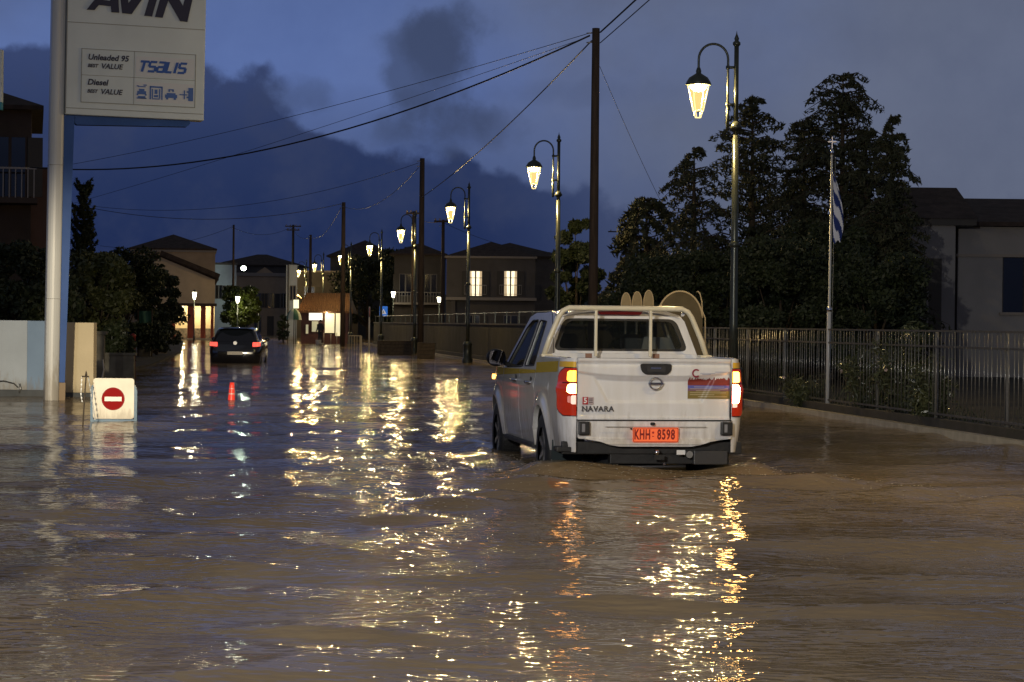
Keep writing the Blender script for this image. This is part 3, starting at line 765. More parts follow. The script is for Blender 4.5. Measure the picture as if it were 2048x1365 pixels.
    b = MB(); b.box(-.660, -.607, .014, .022, .885, .957); b.build('badge_side_plate', mat('badge_grey', (.5, .4, .4), .4), sb)
    text('badge_lettering', '5', mat('sticker_white', (.8, .8, .78), .5), sb, (-.688, .012, .921), size=.07, offset=.002, extrude=.001)
    for k in range(3):
        b = MB(); b.box(-.652, -.615, .011, .013, .90 + .017 * k, .906 + .017 * k); b.build('badge_line', BLACKPL, sb)
    # big civil protection style sticker at the right
    yy = lambda x, z: Y0(x, z) - .004
    def skin(x0, x1, z0, z1, name, m, par, off=.004, top=None, n=24):
        b = MB()
        def f(u, v):
            x = x0 + (x1 - x0) * u; zt = top(x) if top else z1; z = z0 + (zt - z0) * v
            return (x, Y0(x, z) - off, z)
        b.grid(f, n, 6); return b.build(name, m, par)
    st = skin(.338, .757, .944, 1.02, 'sticker', mat('sticker_ochre', (.22, .165, .04), .4), gate)
    skin(.338, .757, 1.02, 1.045, 'sticker_band', mat('sticker_violet', (.20, .10, .16), .4), st)
    skin(.338, .757, 1.045, 1.075, 'sticker_band', mat('sticker_blue', (.11, .12, .42), .4), st)
    rnd = random.Random(8); tops = [rnd.uniform(-.012, .016) for _ in range(40)]
    skin(.338, .757, 1.075, 1.15, 'sticker_skyline', mat('sticker_red', (.24, .04, .03), .4), st, top=lambda x: 1.14 + tops[int((x - .338) / .42 * 38)], n=70)
    for k, (a, c) in enumerate(((.40, .70), (.36, .74), (.42, .66), (.36, .72), (.36, .6), (.44, .73))):
        z = 1.058 - .019 * k; skin(a, c, z, z + .004, 'sticker_line', mat('sticker_lines', (.6, .52, .35), .5), st, off=.006)
    b = MB(); b.poly(arc(.408, 1.195, .042, 45, 315, 24) + arc(.408, 1.195, .027, 315, 45, 24), [], lambda a, c, k: (a, -.008, c)); b.build('round_logo', mat('logo_maroon', (.25, .02, .05), .4), gate)
    for k, (x0, x1, z) in enumerate(((.45, .60, 1.192), (.47, .56, 1.18), (.60, .75, 1.205))):
        skin(x0, x1, z, z + .005, 'logo_line', mat('logo_grey', (.3, .32, .45), .5), gate, off=.007)
    # tail lights: amber top, white hot middle, clear and red below
    LENS = mat('tail_lens_red', (.26, .006, .004), .15, coat=.3, var=.5, vscale=14, emit=(1, .07, .01), estr=.22)
    AMB = mat('indicator_lit', (1, .4, .03), .25, emit=(1, .40, .035), estr=6)
    BRK = mat('brake_lit', (1, .6, .4), .25, emit=(1, .42, .11), estr=20)
    BRKR = mat('brake_lit_right', (1, .7, .4), .25, emit=(1, .55, .17), estr=75)
    CLR = mat('reverse_lens', (.8, .7, .65), .15, emit=(1, .6, .45), estr=.8)
    def lamp_shape(s, z0, z1, a0, a1, name, m, par, off, rnd=0.0):
        # curved corner lens between lateral stations a0..a1 (0 inner edge, 1 wrapped on the side)
        def f(u, v):
            z = z0 + (z1 - z0) * v; e_ = 1 - rnd * max(0, abs(2 * v - 1) - .62) ** 2 / .145; t = a0 + (a1 - a0) * e_ * u
            th = t * math.pi / 2 * .98; x = .775 + .145 * math.sin(th); y = .022 + .24 * (1 - math.cos(th)) ** 1.4
            xs = side_x(max(y, .04), z); x = .775 + (xs + .004 - .775) * math.sin(th)
            x += off * math.sin(th); y -= off * math.cos(th)
            return (s * x, y, z)
        b = MB(); b.grid(f, 14, 16, flip=(s > 0)); return b.build(name, m, par)
    for s in (-1, 1):
        # painted corner below and above the lamp
        b = MB()
        def corner(z0, z1):
            def f(u, v):
                th = u * math.pi / 2; z = z0 + (z1 - z0) * v; y = .03 + .23 * (1 - math.cos(th)) ** 1.4
                xs = side_x(max(y, .04), z) + .001; return (s * (.772 + (xs - .772) * math.sin(th)), y, z)
            return f
        b.grid(corner(.42, 1.335), 14, 16, flip=(s > 0))
        cn = b.build('rear_corner', WP, T)
        b = MB()
        lamp_shape(s, .768, 1.244, .0, .99, 'lamp_surround', BLACKPL, cn, .004, .30)
        tl = lamp_shape(s, .776, 1.236, .0, .95, 'tail_light', LENS, T, .009, .32)
        br = BRK if s < 0 else BRKR
        lamp_shape(s, 1.105, 1.212, .04, .52, 'indicator', AMB if s < 0 else mat('indicator_lit_right', (1, .4, .03), .25, emit=(1, .42, .05), estr=14), tl, .014, .25)
        lamp_shape(s, .99 if s < 0 else .90, 1.085, .03, .46, 'brake_lamp', br, tl, .014, .3)
        lamp_shape(s, .885 if s < 0 else .86, .972 if s < 0 else .893, .03, .30, 'reverse_lamp', CLR, tl, .014, .3)
        if s < 0: lamp_shape(s, .90, .965, .33, .46, 'reverse_lamp', mat('dim_lens', (.5, .2, .2), .15, emit=(1, .3, .2), estr=.4), tl, .014, .3)
        lamp_shape(s, 1.088, 1.100, .0, .7, 'lens_rib', mat('lens_dark', (.12, .01, .01), .3), tl, .0155)
        # yellow corner cap above the lamp
        lamp_shape(s, 1.245, 1.30, .05, .98, 'corner_band', mat('amber_band', (.8, .48, .04), .25, coat=.6), cn, .003)
    # bumper
    bo = [(-.765, .725), (.765, .725), (.765, .555), (.66, .545), (.54, .525), (.46, .495), (.36, .478), (-.36, .478), (-.46, .495), (-.54, .525), (-.66, .545), (-.765, .555)]
    b = MB(); b.poly(rpoly(bo, .02), [], lambda a, c, k: (a, -.055 + .02 * (c < .5) + .13 * k + .04 * (a / .77) ** 4, c), thick=True); bm_ = b.build('rear_bumper', WP, T, bevel=.006)
    for x0, x1, z in ((-.765, .765, .728),):
        b = MB(); b.box(x0, x1, -.02, .04, .727, .738); b.build('bumper_gap', BLACKPL, bm_)
    b = MB(); b.box(-.50, .50, -.062, -.057, .668, .674); b.build('bumper_crease', mat('crease_grey', (.25, .25, .25), .5), bm_)
    b = MB(); b.poly(rrect(-.055, -.01, .685, .715, .01), [], lambda a, c, k: (a, -.062 + .01 * k, c), thick=True); b.build('keyhole_cover', BLACKPL, bm_)
    for x0, x1 in ((-.765, -.655), (.65, .765)):
        b = MB(); b.box(x0, x1, -.075, -.02, .59, .722); sp = b.build('corner_step_pad', BLACKPL, bm_, bevel=.012)
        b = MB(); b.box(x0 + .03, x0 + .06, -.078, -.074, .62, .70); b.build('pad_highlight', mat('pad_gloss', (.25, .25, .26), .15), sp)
    # number plate
    OR = mat('plate_orange', (1.0, .17, .055), .4, emit=(1, .16, .05), estr=.30)
    b = MB(); b.poly(rrect(-.232, .222, .522, .667, .012), [], lambda a, c, k: (a, -.072 + .006 * k, c), thick=True); pl = b.build('number_plate', OR, T)
    PK = mat('plate_red_print', (.26, .012, .008), .5)
    b = MB(); b.poly(rrect(-.228, .218, .526, .663, .012), [rrect(-.223, .213, .531, .658, .01)], lambda a, c, k: (a, -.0735, c)); b.build('plate_border', PK, pl)
    text('plate_lettering', 'KHH', PK, pl, (-.138, -.0745, .594), size=.135, sx=.54, offset=.0042, space=1.12, extrude=.001)
    text('plate_lettering', '8598', PK, pl, (.098, -.0745, .594), size=.135, sx=.60, offset=.0042, space=1.12, extrude=.001)
    b = MB(); b.poly(arc(-.031, .617, .012, 0, 345, 16), [], lambda a, c, k: (a, -.0745, c)); b.build('plate_seal', mat('seal_red', (.5, .03, .02), .5), pl)
    b = MB(); b.box(-.041, -.021, -.0755, -.0745, .578, .585); b.build('plate_dash', PK, pl)
    b = MB(); b.tube([(-.245, -.055, .652), (-.245, -.075, .652)], .01, 8); b.build('plate_light', BLACKPL, pl)
    # underside: step bar, hitch, axle, springs, exhaust, spare wheel, flaps
    b = MB(); b.box(-.90, .90, .085, .16, .395, .52); ub = b.build('step_bar', DARK, T, bevel=.012)
    b = MB(); b.box(-.96, -.78, .05, .25, .42, .47); b.build('step_bar_end', DARK, ub, bevel=.01)
    b = MB(); b.box(-.42, .42, .10, .22, .30, .42); b.build('cross_member', DARK, T, bevel=.01)
    b = MB(); b.tube([(-.72, 1.2, .38), (-.2, 1.2, .38)], .045, 10); b.tube([(.2, 1.2, .38), (.72, 1.2, .38)], .045, 10)
    b.grid(lambda u, v: (.2 * math.cos(math.pi * v), 1.2 + .15 * math.sin(math.pi * v) * math.cos(2 * math.pi * u), .38 + .15 * math.sin(math.pi * v) * math.sin(2 * math.pi * u)), 16, 10)
    b.build('rear_axle', DARK, T)
    for x in (-.50, .50):
        b = MB(); b.tube([(x, .20, .46), (x, .6, .34), (x, 1.2, .31), (x, 1.9, .45)], .032, 6); b.build('leaf_spring', DARK, T)
    b = MB(); b.tube([(-.66, .16, .275), (-.1, .14, .27), (.35, .16, .275)], .014, 8); b.build('tow_rail', mat('worn_steel', (.3, .29, .28), .3, metal=.8), T)
    b = MB(); b.lathe([(.02, 0), (.30, .0), (.36, .05), (.36, .17), (.30, .22), (.02, .22)], n=24); sp = b.build('spare_wheel', RUBBER, T); sp.location = (-.12, .62, .20)
    b = MB(); b.tube([(.35, .12, .40), (.35, .0, .40), (.35, -.01, .40)], .035, 12); b.build('exhaust_tip', STEEL, T)
    b = MB(); b.lathe([(.028, 0), (.03, .03), (.02, .05)], n=10); tb = b.build('tow_ball', CHROME, T); tb.location = (.02, -.02, .40)
    b = MB(); b.box(-.03, .07, -.025, .0, -.05, .0); b.build('tow_bracket', DARK, tb); 
    b = MB(); b.box(.215, .30, -.034, -.031, .40, .445); b.build('maker_label', mat('label_white', (.7, .7, .7), .5), T)
    b = MB(); b.box(.40, .74, .02, .16, .30, .435); b.build('rear_box', mat('box_grey', (.05, .05, .05), .3), T, bevel=.01)
    for x in (-.70, -.58, .12): 
        b = MB(); b.lathe([(.0, 0), (.012, .0), (.014, .012)], n=8); c = b.build('bolt', CHROME, T); c.rotation_euler = (R(90), 0, 0); c.location = (x, .10, .30)
    for s in (-1, 1):
        b = MB(); b.grid(lambda u, v: (s * (.60 + .31 * u), .66 - .06 * v + .02 * math.sin(math.pi * u), .17 + .34 * v), 8, 6); b.build('mud_flap', mat('flap_rubber', (.04, .05, .052), .14), T)
    # wheels
    def wheel(x, y, sgn):
        b = MB(); w = .125; rr = [(.225, -w), (.30, -w - .005), (.355, -w + .005), (WR, -w + .04), (WR, w - .04), (.355, w - .005), (.30, w + .005), (.225, w)]
        b.lathe([(r, z) for r, z in rr], n=36, caps=False); wh = b.build('wheel', RUBBER, T)
        wh.rotation_euler = (0, R(90 * sgn), 0); wh.location = (x, y, WZ)
        b = MB(); b.lathe([(.225, -.10), (.215, -.05), (.21, .06), (.228, .10), (.20, .075), (.06, .05), (.03, .07), (.001, .07)], n=30, caps=False); b.build('rim', mat('alloy', (.35, .35, .36), .3, metal=.9), wh)
        for k in range(6):
            a = 2 * math.pi * k / 6; b = MB(); b.bar((.05 * math.cos(a), .05 * math.sin(a), .085), (.215 * math.cos(a), .215 * math.sin(a), .10), .05, .03); b.build('spoke', mat('alloy', (0, 0, 0)), wh)
        n = 44; b = MB()
        for k in range(n):
            a = 2 * math.pi * k / n
            for z0 in (-.08, .02):
                aa = a + (0 if z0 < 0 else math.pi / n)
                b.bar((WR * math.cos(aa), WR * math.sin(aa), z0 - .02), (WR * math.cos(aa + .02), WR * math.sin(aa + .02), z0 + .07), .03, .014, up=(math.cos(aa), math.sin(aa), 0))
        o = b.build('tread', RUBBER, wh); o['kind'] = 'stuff'
    for s in (-1, 1):
        wheel(s * .79, RA, s); wheel(s * .79, FA, s)
    for s, e, c in ():
        ld = bpy.data.lights.new('tail_lamp_light', 'POINT'); ld.energy = e; ld.color = c; ld.shadow_soft_size = .04
        lo = bpy.data.objects.new('tail_lamp_light', ld); COL.objects.link(lo); lo.parent = T; lo.location = (s * .84, -.06, 1.02)
    return T
pickup()

# ================================================================== the dark hatchback ahead
def hatchback():
    X = GX(470, 75, .5)
    T = thing('hatchback_car', 'black hatchback with red tail lights lit, standing deep in the flood further up the street', 'car', (X, 75, -.20), .05)
    BP = mat('black_car_paint', (.010, .010, .012), .15, coat=1)
    def ring(z, hw, yr, yf, r):
        return [(x, y, z) for x, y in rrect(-hw, hw, yr, yf, r, 6)]
    def loft(levels, name, m, par, cap=True):
        b = MB(); b.smooth = True; rs = [ring(*l) for l in levels]; n = len(rs[0])
        b.add([p for q in rs for p in q], [(i * n + j, i * n + (j + 1) % n, (i + 1) * n + (j + 1) % n, (i + 1) * n + j) for i in range(len(rs) - 1) for j in range(n)])
        if cap: b.add(rs[-1], [tuple(range(n))])
        return b.build(name, m, par)
    loft([(.16, .82, .10, 4.05, .2), (.3, .86, .03, 4.16, .28), (.5, .875, -.01, 4.2, .3), (.62, .88, .0, 4.2, .3), (.8, .872, .03, 4.15, .32), (.93, .85, .08, 4.0, .34), (.97, .80, .14, 3.85, .34)], 'body', BP, T)
    loft([(.95, .80, .10, 3.05, .22), (1.10, .745, .20, 2.8, .22), (1.30, .665, .33, 2.4, .22), (1.40, .60, .42, 2.15, .22), (1.445, .48, .55, 1.95, .2)], 'cabin', BP, T)
    def rg(u, v): z = 1.02 + .34 * v; return ((-1 + 2 * u) * (.66 - .10 * v), .135 + .62 * (z - .95) * (.9) - .015 + .02 * (2 * u - 1) ** 2, z)
    b = MB(); b.grid(rg, 10, 6); b.build('rear_window', glassy('tinted_pane_car', (.006, .008, .008), .12), T)
    b = MB(); b.grid(lambda u, v: ((-1 + 2 * u) * .60, .30 + .16 * v, 1.385 + .03 * math.sin(math.pi * u) + .012 * v), 10, 3); b.build('spoiler', BP, T)
    RL = mat('car_tail_lit', (.8, .05, .03), .2, emit=(1, .10, .07), estr=1.5)
    for s in (-1, 1):
        def f(u, v):
            x = .60 + .26 * u; return (s * x, -.005 + .16 * max(0, (u - .45)) ** 1.6 + .02 * v, .80 + .13 * v - .02 * (1 - u) * (1 - v))
        b = MB(); b.grid(f, 8, 4, flip=s > 0); tl = b.build('tail_light', RL, T)
        b = MB(); b.grid(lambda u, v: (s * (.93 + .10 * math.cos(2 * math.pi * u) * math.sin(math.pi * v)), 2.55 + .06 * math.cos(math.pi * v), 1.02 + .07 * math.sin(2 * math.pi * u) * math.sin(math.pi * v)), 12, 6); b.build('door_mirror', BP, T)
        for y in (.72, 3.35):
            b = MB(); b.lathe([(.2, -.1), (.31, -.1), (.31, .1), (.2, .1)], n=24); w = b.build('wheel', RUBBER, T); w.rotation_euler = (0, R(90), 0); w.location = (s * .77, y, .31)
            b = MB(); b.lathe([(.19, .105), (.05, .10), (.001, .10)], n=16, caps=False); c = b.build('rim', mat('alloy', (0, 0, 0)), w)
            if s < 0: c.rotation_euler = (R(180), 0, 0)
        def sw(u, v): z = 1.0 + .33 * v; return (s * (.80 - .40 * (z - .95) + .006), .62 + 1.9 * u * (1 - .12 * v), z)
        b = MB(); b.grid(sw, 4, 2); b.build('side_window', glassy('tinted_pane_car', (0, 0, 0)), T)
    b = MB(); b.box(-.26, .26, -.035, -.012, .50, .61); pl = b.build('number_plate', mat('plate_white', (.8, .74, .62), .5), T)
    text('plate_lettering', '- - - -', BLACKPL, pl, (0, -.036, .555), size=.08, extrude=.0005)
    b = MB(); b.lathe([(.001, -.02), (.06, -.02), (.065, 0)], n=16); c = b.build('round_badge', CHROME, T); c.rotation_euler = (R(90), 0, 0); c.location = (0, .02, .90)
    b = MB(); b.tube([(0, .75, 1.44), (0, .62, 1.62)], .005, 5); b.build('aerial', BLACKPL, T)
    b = MB(); b.box(-.18, .18, .02, .04, .70, .72); b.build('boot_handle', CHROME, T)
hatchback()
# ================================================================== vegetation
def leaf_mesh(cent, size, seed, aspect=1.0, droop=None):
    rng = np.random.RandomState(seed); n = len(cent)
    u = rng.normal(size=(n, 3)); u /= np.linalg.norm(u, axis=1)[:, None]
    if droop is not None: u = u * .6 + droop; u /= np.linalg.norm(u, axis=1)[:, None]
    w = rng.normal(size=(n, 3)); v = np.cross(u, w); v /= np.linalg.norm(v, axis=1)[:, None] + 1e-9
    s = (size * rng.uniform(.55, 1.25, n))[:, None]
    a = cent - u * s; c = cent + u * s; b = cent + v * s * .5 * aspect; d = cent - v * s * .5 * aspect
    co = np.stack([a, b, c, d], 1).reshape(-1, 3).astype(np.float32)
    me = bpy.data.meshes.new('foliage'); me.vertices.add(4 * n); me.vertices.foreach_set('co', co.ravel())
    me.loops.add(4 * n); me.loops.foreach_set('vertex_index', np.arange(4 * n, dtype=np.int32))
    me.polygons.add(n); me.polygons.foreach_set('loop_start', np.arange(n, dtype=np.int32) * 4); me.update(); me.validate()
    return me
def broad_tree(label, px, Y, top, width, z0=0.3, n=9000, m=LEAF, seed=1, size=.09, name='broadleaf_tree', group=None, lean=0, cat='tree', leaves=None):
    """crown of clumps between z0 and the height seen at row `top`, trunk and limbs below"""
    rng = np.random.RandomState(seed); X = GX(px, Y, 1); zt = PZ(px, top, Y); w = width / FPX * Y / 2
    t = thing(name, label, cat, (X, Y, 0), 0, group)
    nc = 46; cl = []
    for k in range(nc):
        a = rng.uniform(0, 6.28); h = rng.uniform(0, 1) ** .8; r = w * rng.uniform(.25, 1) ** .5 * (math.sin(math.pi * min(.97, .22 + .68 * h)) ** .6)
        cl.append((r * math.cos(a) * .9 + lean * h, r * math.sin(a) * .9, z0 + (zt - z0) * (.08 + .84 * h), rng.uniform(.16, .34) * w))
    pts = []
    for (x, y, z, r) in cl:
        k = int(n / nc); q = rng.normal(size=(k, 3)); q /= np.linalg.norm(q, axis=1)[:, None]
        pts.append(np.array((x, y, z)) + q * r * rng.uniform(.5, 1.08, (k, 1)) * np.array((1.1, 1.1, .8)))
    link('crown', leaf_mesh(np.concatenate(pts), size, seed), m, t)
    b = MB(); zc = z0 + (zt - z0) * .55
    b.tube([(0, 0, -.25), (.03, .02, z0 * .6), (lean * .3, 0, zc)], [.05 * w + .05, .04 * w + .04, .02], 8)
    for (x, y, z, r) in cl[:9]: b.tube([(lean * .1, 0, z0 + (z - z0) * .25), (x * .5, y * .5, z0 + (z - z0) * .6), (x, y, z)], [.03 * w + .01, .02, .008], 5)
    b.build('trunk', BARK, t)
    return t
def conifer(label, px, Y, top, rad, seed=1, n=14000, droop=.25, bare=0.0, name='conifer_tree', sprayw=.10, group=None, m=None, power=.75, zlow=.4):
    """whorled branches carrying flat sprays of needles, ragged at the tips"""
    rng = np.random.RandomState(seed); X = GX(px, Y, 1); zt = PZ(px, top, Y); R_ = rad / FPX * Y
    t = thing(name, label, 'tree', (X, Y, 0), 0, group)
    b = MB(); b.tube([(0, 0, -.2), (.02, 0, zt * .5), (0, 0, zt - .1)], [.16, .10, .012], 8); cents = []; zz = zlow
    nb = 0
    while zz < zt - .12:
        f = (zz - zlow) / (zt - zlow)
        for k in range(rng.randint(4, 7)):
            a = rng.uniform(0, 6.28); Lb = max(.12, R_ * (1 - f) ** power * rng.uniform(.55, 1.12)); 
            ex = Vector((math.cos(a), math.sin(a), 0)); tip = ex * Lb + Vector((0, 0, zz + Lb * (.15 - droop) + rng.uniform(-.1, .1)))
            mid = ex * Lb * .55 + Vector((0, 0, zz + Lb * .14))
            b.tube([(0, 0, zz), mid, tip], [.022, .014, .004], 4, caps=False)
            m_ = int(26 + 90 * Lb / max(R_, .1))
            s = rng.uniform(bare, 1.0, m_) ** .8
            base = np.where(s[:, None] < .55, np.array((0, 0, zz)) + (np.array(mid) - np.array((0, 0, zz))) * (s[:, None] / .55), np.array(mid) + (np.array(tip) - np.array(mid)) * ((s[:, None] - .55) / .45))
            side = rng.uniform(-1, 1, m_) * Lb * .30 * (1.1 - s * .8)
            cents.append(base + np.stack([-math.sin(a) * side, math.cos(a) * side, -np.abs(side) * .25 - rng.uniform(0, .12, m_)], 1))
        zz += rng.uniform(.10, .17) * (1 + .5 * f)
    c = np.concatenate(cents)
    if len(c) > n: c = c[rng.permutation(len(c))[:n]]
    link('crown', leaf_mesh(c, sprayw, seed, .6, droop=np.array((0, 0, -.25))), m or CONIF, t)
    b.build('trunk', BARK, t)
    return t
conifer('tall dark conifer with the highest top, rising straight behind the flagpole', 1680, 57, 138, 215, seed=4, n=60000, sprayw=.09, power=.42, group='conifers in the school yard')
conifer('dark conifer with a narrow second top, right of the flagpole beside the school building', 1779, 54, 226, 120, seed=9, n=46000, sprayw=.09, power=.5, group='conifers in the school yard')
conifer('ragged dark conifer standing right behind the nearest street lamp', 1500, 60, 188, 175, seed=12, n=56000, sprayw=.09, power=.45, droop=.1, group='conifers in the school yard')
conifer('lean conifer with thin drooping branches, left of the nearest street lamp', 1384, 58, 287, 150, seed=21, n=26000, sprayw=.08, power=.5, droop=.35, bare=.25, group='conifers in the school yard')
conifer('low sparse conifer with long drooping boughs at the left end of the school trees', 1290, 60, 390, 120, seed=23, n=9000, power=.3, sprayw=.13, droop=.55, bare=.35, group='conifers in the school yard')
conifer('dark conifer filling in just left of the flagpole, lower than the tallest one', 1604, 58, 232, 150, seed=14, n=44000, sprayw=.09, power=.5, group='conifers in the school yard')
conifer('dark conifer with its top hidden between the two highest tops by the flagpole', 1728, 56, 250, 150, seed=16, n=44000, sprayw=.09, power=.5, group='conifers in the school yard')
for i, (px, Y, top, w, lb) in enumerate(((1330, 53, 505, 230, 'dark round bush above the pickup roof, under the sparse drooping conifer'), (1560, 51, 470, 260, 'dark bushy tree filling the gap between nearest lamp and flagpole'),
                                          (1750, 50, 500, 240, 'dark bushy tree between the flagpole and the school building'), (1440, 54, 500, 220, 'dark bushy tree directly left of the nearest lamp pole'),
                                          (1650, 53, 420, 240, 'dense dark bush directly behind the lower flagpole'))):
    broad_tree(lb, px, Y, top, w, z0=.2, n=24000, seed=40 + i, size=.06, name='bushy_tree', group='dark bushy trees in the school yard')
broad_tree('dark ivy covered tree between second lamp and tall wooden pole', 1152, 66, 415, 100, z0=.3, n=26000, seed=51, size=.10, name='ivy_tree')
# left side of the street
conifer('tall narrow dark cypress rising behind the petrol sign pole', 165, 84, 360, 34, seed=31, n=34000, power=.22, droop=-.6, name='cypress_tree', sprayw=.10, m=LEAF)
broad_tree('dark bushy tree behind the long white wall at the left edge', 45, 58, 470, 240, seed=61, n=20000, name='bushy_tree', m=LEAF)
broad_tree('olive green tree just right of the blue petrol sign column', 192, 62, 500, 170, seed=62, n=18000, m=LEAF2, name='olive_tree')
broad_tree('dark broad tree left of the beige gabled house', 250, 84, 482, 170, seed=63, n=18000)
broad_tree('round tree overhanging the street in front of the red columned arcade', 318, 96, 535, 112, z0=.4, n=14000, seed=64)
broad_tree('low dark shrub at the water edge under the overhanging tree', 312, 88, 622, 74, z0=.05, n=4500, seed=65, name='garden_shrub', cat='shrub', size=.07)
broad_tree('low shrub beside the leaning grey garden piers', 232, 60, 640, 80, z0=.05, n=4500, seed=66, name='garden_shrub', cat='shrub', size=.06)
broad_tree('round citrus tree glowing yellow green beyond the black hatchback', 480, 152, 573, 84, z0=.9, n=17000, m=LEAF3, seed=67, size=.12, name='citrus_tree')
broad_tree('dark shrub beside the green and white parasol', 566, 152, 628, 26, z0=.0, n=1500, m=LEAF, seed=68, size=.08, name='street_shrub', cat='shrub')
broad_tree('broad dark tree behind the kiosk roof', 735, 186, 500, 150, z0=.5, n=9000, seed=69, size=.16)
broad_tree('dark tree top between the mid wooden pole and the dark house', 800, 180, 488, 110, z0=.5, n=7000, seed=70, size=.16)
# oleander and weeds behind the picket fence
FLOW = mat('pale_blossom', (.6, .45, .42), .6)
def shrub(label, px, Y, top, width, seed, n=3600, blossoms=22):
    rng = np.random.RandomState(seed); X = GX(px, Y, .5); zt = PZ(px, top, Y) * 1.2; w = width / FPX * Y / 2 * 1.35; n = int(n * 2.4)
    t = thing('oleander_shrub', label, 'shrub', (X, Y, .06), 0, 'shrubs growing behind the picket fence'); b = MB(); pts = []; tips = []
    for k in range(34):
        a = rng.uniform(0, 6.28); l = rng.uniform(.5, 1); tip = np.array((w * rng.uniform(.1, 1) * math.cos(a), w * .6 * rng.uniform(.1, 1) * math.sin(a), zt * l * rng.uniform(.55, 1)))
        b.tube([(0, 0, 0), tuple(tip * np.array((.35, .35, .55))), tuple(tip)], [.012, .009, .004], 4, caps=False); tips.append(tip)
        s = rng.uniform(.25, 1, (int(n / 34), 1)); pts.append(tip * np.concatenate([s * .9 + .1 * 0, s * .9, s ** .8], 1) + rng.normal(size=(len(s), 3)) * .07)
    link('leaves', leaf_mesh(np.concatenate(pts), .06, seed, .45), mat('leaf_oleander', (.10, .11, .05), .32, var=.5, vscale=3), t); b.build('stems', BARK, t)
    for k in range(blossoms):
        p = tips[rng.randint(len(tips))] * rng.uniform(.6, 1) + rng.normal(size=3) * .04
        f = MB()
        for j in range(5):
            a = 2 * math.pi * j / 5; f.add([(0, 0, 0), (.022 * math.cos(a - .4), -.004, .022 * math.sin(a - .4)), (.03 * math.cos(a), -.008, .03 * math.sin(a)), (.022 * math.cos(a + .4), -.004, .022 * math.sin(a + .4))], [(0, 1, 2, 3)])
        if k == 0: me0 = f.mesh('blossom', recalc=False)
        o = link('blossom', me0, FLOW, t); o.location = tuple(p)
shrub('leafy oleander with the most pale blossoms, behind the fence right of the flagpole', 1745, 35.2, 712, 120, 3)
shrub('tall leafy shrub behind the fence between oleander and school wall', 1805, 33.6, 690, 120, 4, 3600, 14)
shrub('small leafy shrub behind the fence at the right end of the oleanders', 1862, 31.8, 748, 90, 5, 2400, 10)
shrub('low weedy shrub behind the fence left of the flagpole foot', 1612, 38.2, 768, 80, 6, 1800, 3)
def weeds():
    rng = np.random.RandomState(2); ys = rng.uniform(27, 50, 5000); off = rng.normal(.62, .10, 5000)
    c = np.stack([5.0 - .135 * (ys - 36) + off, ys, .05 + np.abs(rng.normal(0, .09, 5000)) * (1 + np.sin(ys * 2.1))], 1)
    o = link('weeds', leaf_mesh(c, .045, 3, .35, droop=np.array((0, 0, .8))), LEAF2); tag(o, 'low weeds and grass along the foot of the fence', 'weeds', None, 'stuff')
weeds()

# ================================================================== fences on the right
FENCE = mat('fence_steel', (.24, .23, .20), .28, metal=.6, var=.3, vscale=20)
def picket_fence():
    y0, y1, sp = 23.0, 51.0, .16; off = .42; zt = 1.42
    t = thing('picket_fence', 'long grey steel picket fence of the school yard along the right kerb', 'fence', (FX(y0) + off, y0, 0), 0)
    def L(y, z, dx=0): return (-.135 * (y - y0) + dx, y - y0, z)
    bl = mat('plinth_concrete', (.07, .06, .045), .7, var=.4, vscale=3)
    b = MB(); b.bar(L(y0, .10), L(y1, .10), .16, .16); b.build('plinth', bl, t)
    for z in (zt, zt - .22, .24):
        b = MB(); b.bar(L(y0, z), L(y1, z), .022, .028); b.build('rail', FENCE, t)
    b = MB(); b.lathe([(.0075, .20), (.0075, zt - .015)], n=8); me = b.mesh('picket')
    y = y0 + .08; k = 0
    while y < y1:
        o = link('picket', me, FENCE, t); o.location = L(y, 0, -.03 if k % 1 else 0); o.rotation_euler = (random.Random(k).gauss(0, .004), random.Random(k + 7).gauss(0, .006), 0); y += sp; k += 1
    b = MB(); b.box(-.025, .025, -.025, .025, 0, zt + .012); pm = b.mesh('post')
    y = y0
    while y <= y1 + .01:
        o = link('post', pm, FENCE, t); o.location = L(y, 0, .05); y += 2.8
picket_fence()
def walled_fence():
    y0, y1 = 52, 142; off = .42
    t = thing('yard_wall', 'low olive grey yard wall with a pipe railing on top, running up the street behind the lamps', 'wall', (FX(y0) + off, y0, 0), 0)
    def L(y, z, dx=0): return (-.135 * (y - y0) + dx, y - y0, z)
    m = mat('olive_plaster', (.045, .04, .024), .8, var=.35, vscale=1.2, bump=.006)
    b = MB(); b.bar(L(y0, .58), L(y1, .58), .16, 1.66); b.build('wall', m, t)
    b = MB(); b.bar(L(y0, 1.44), L(y1, 1.44), .22, .06); b.build('coping', mat('coping_concrete', (.09, .08, .06), .6, var=.3), t)
    b = MB(); b.bar(L(y0, .12), L(y1, .12), .30, .20); b.build('plinth', mat('plinth_concrete', (0, 0, 0)), t)
    b = MB(); b.bar(L(y0, 1.86), L(y1, 1.86), .025); b.build('rail', IRON, t)
    b = MB(); b.box(-.02, .02, -.02, .02, 1.47, 1.9); pm = b.mesh('railing_post'); y = y0
    while y < y1: o = link('railing_post', pm, IRON, t); o.location = L(y, 0); y += 3.2
walled_fence()

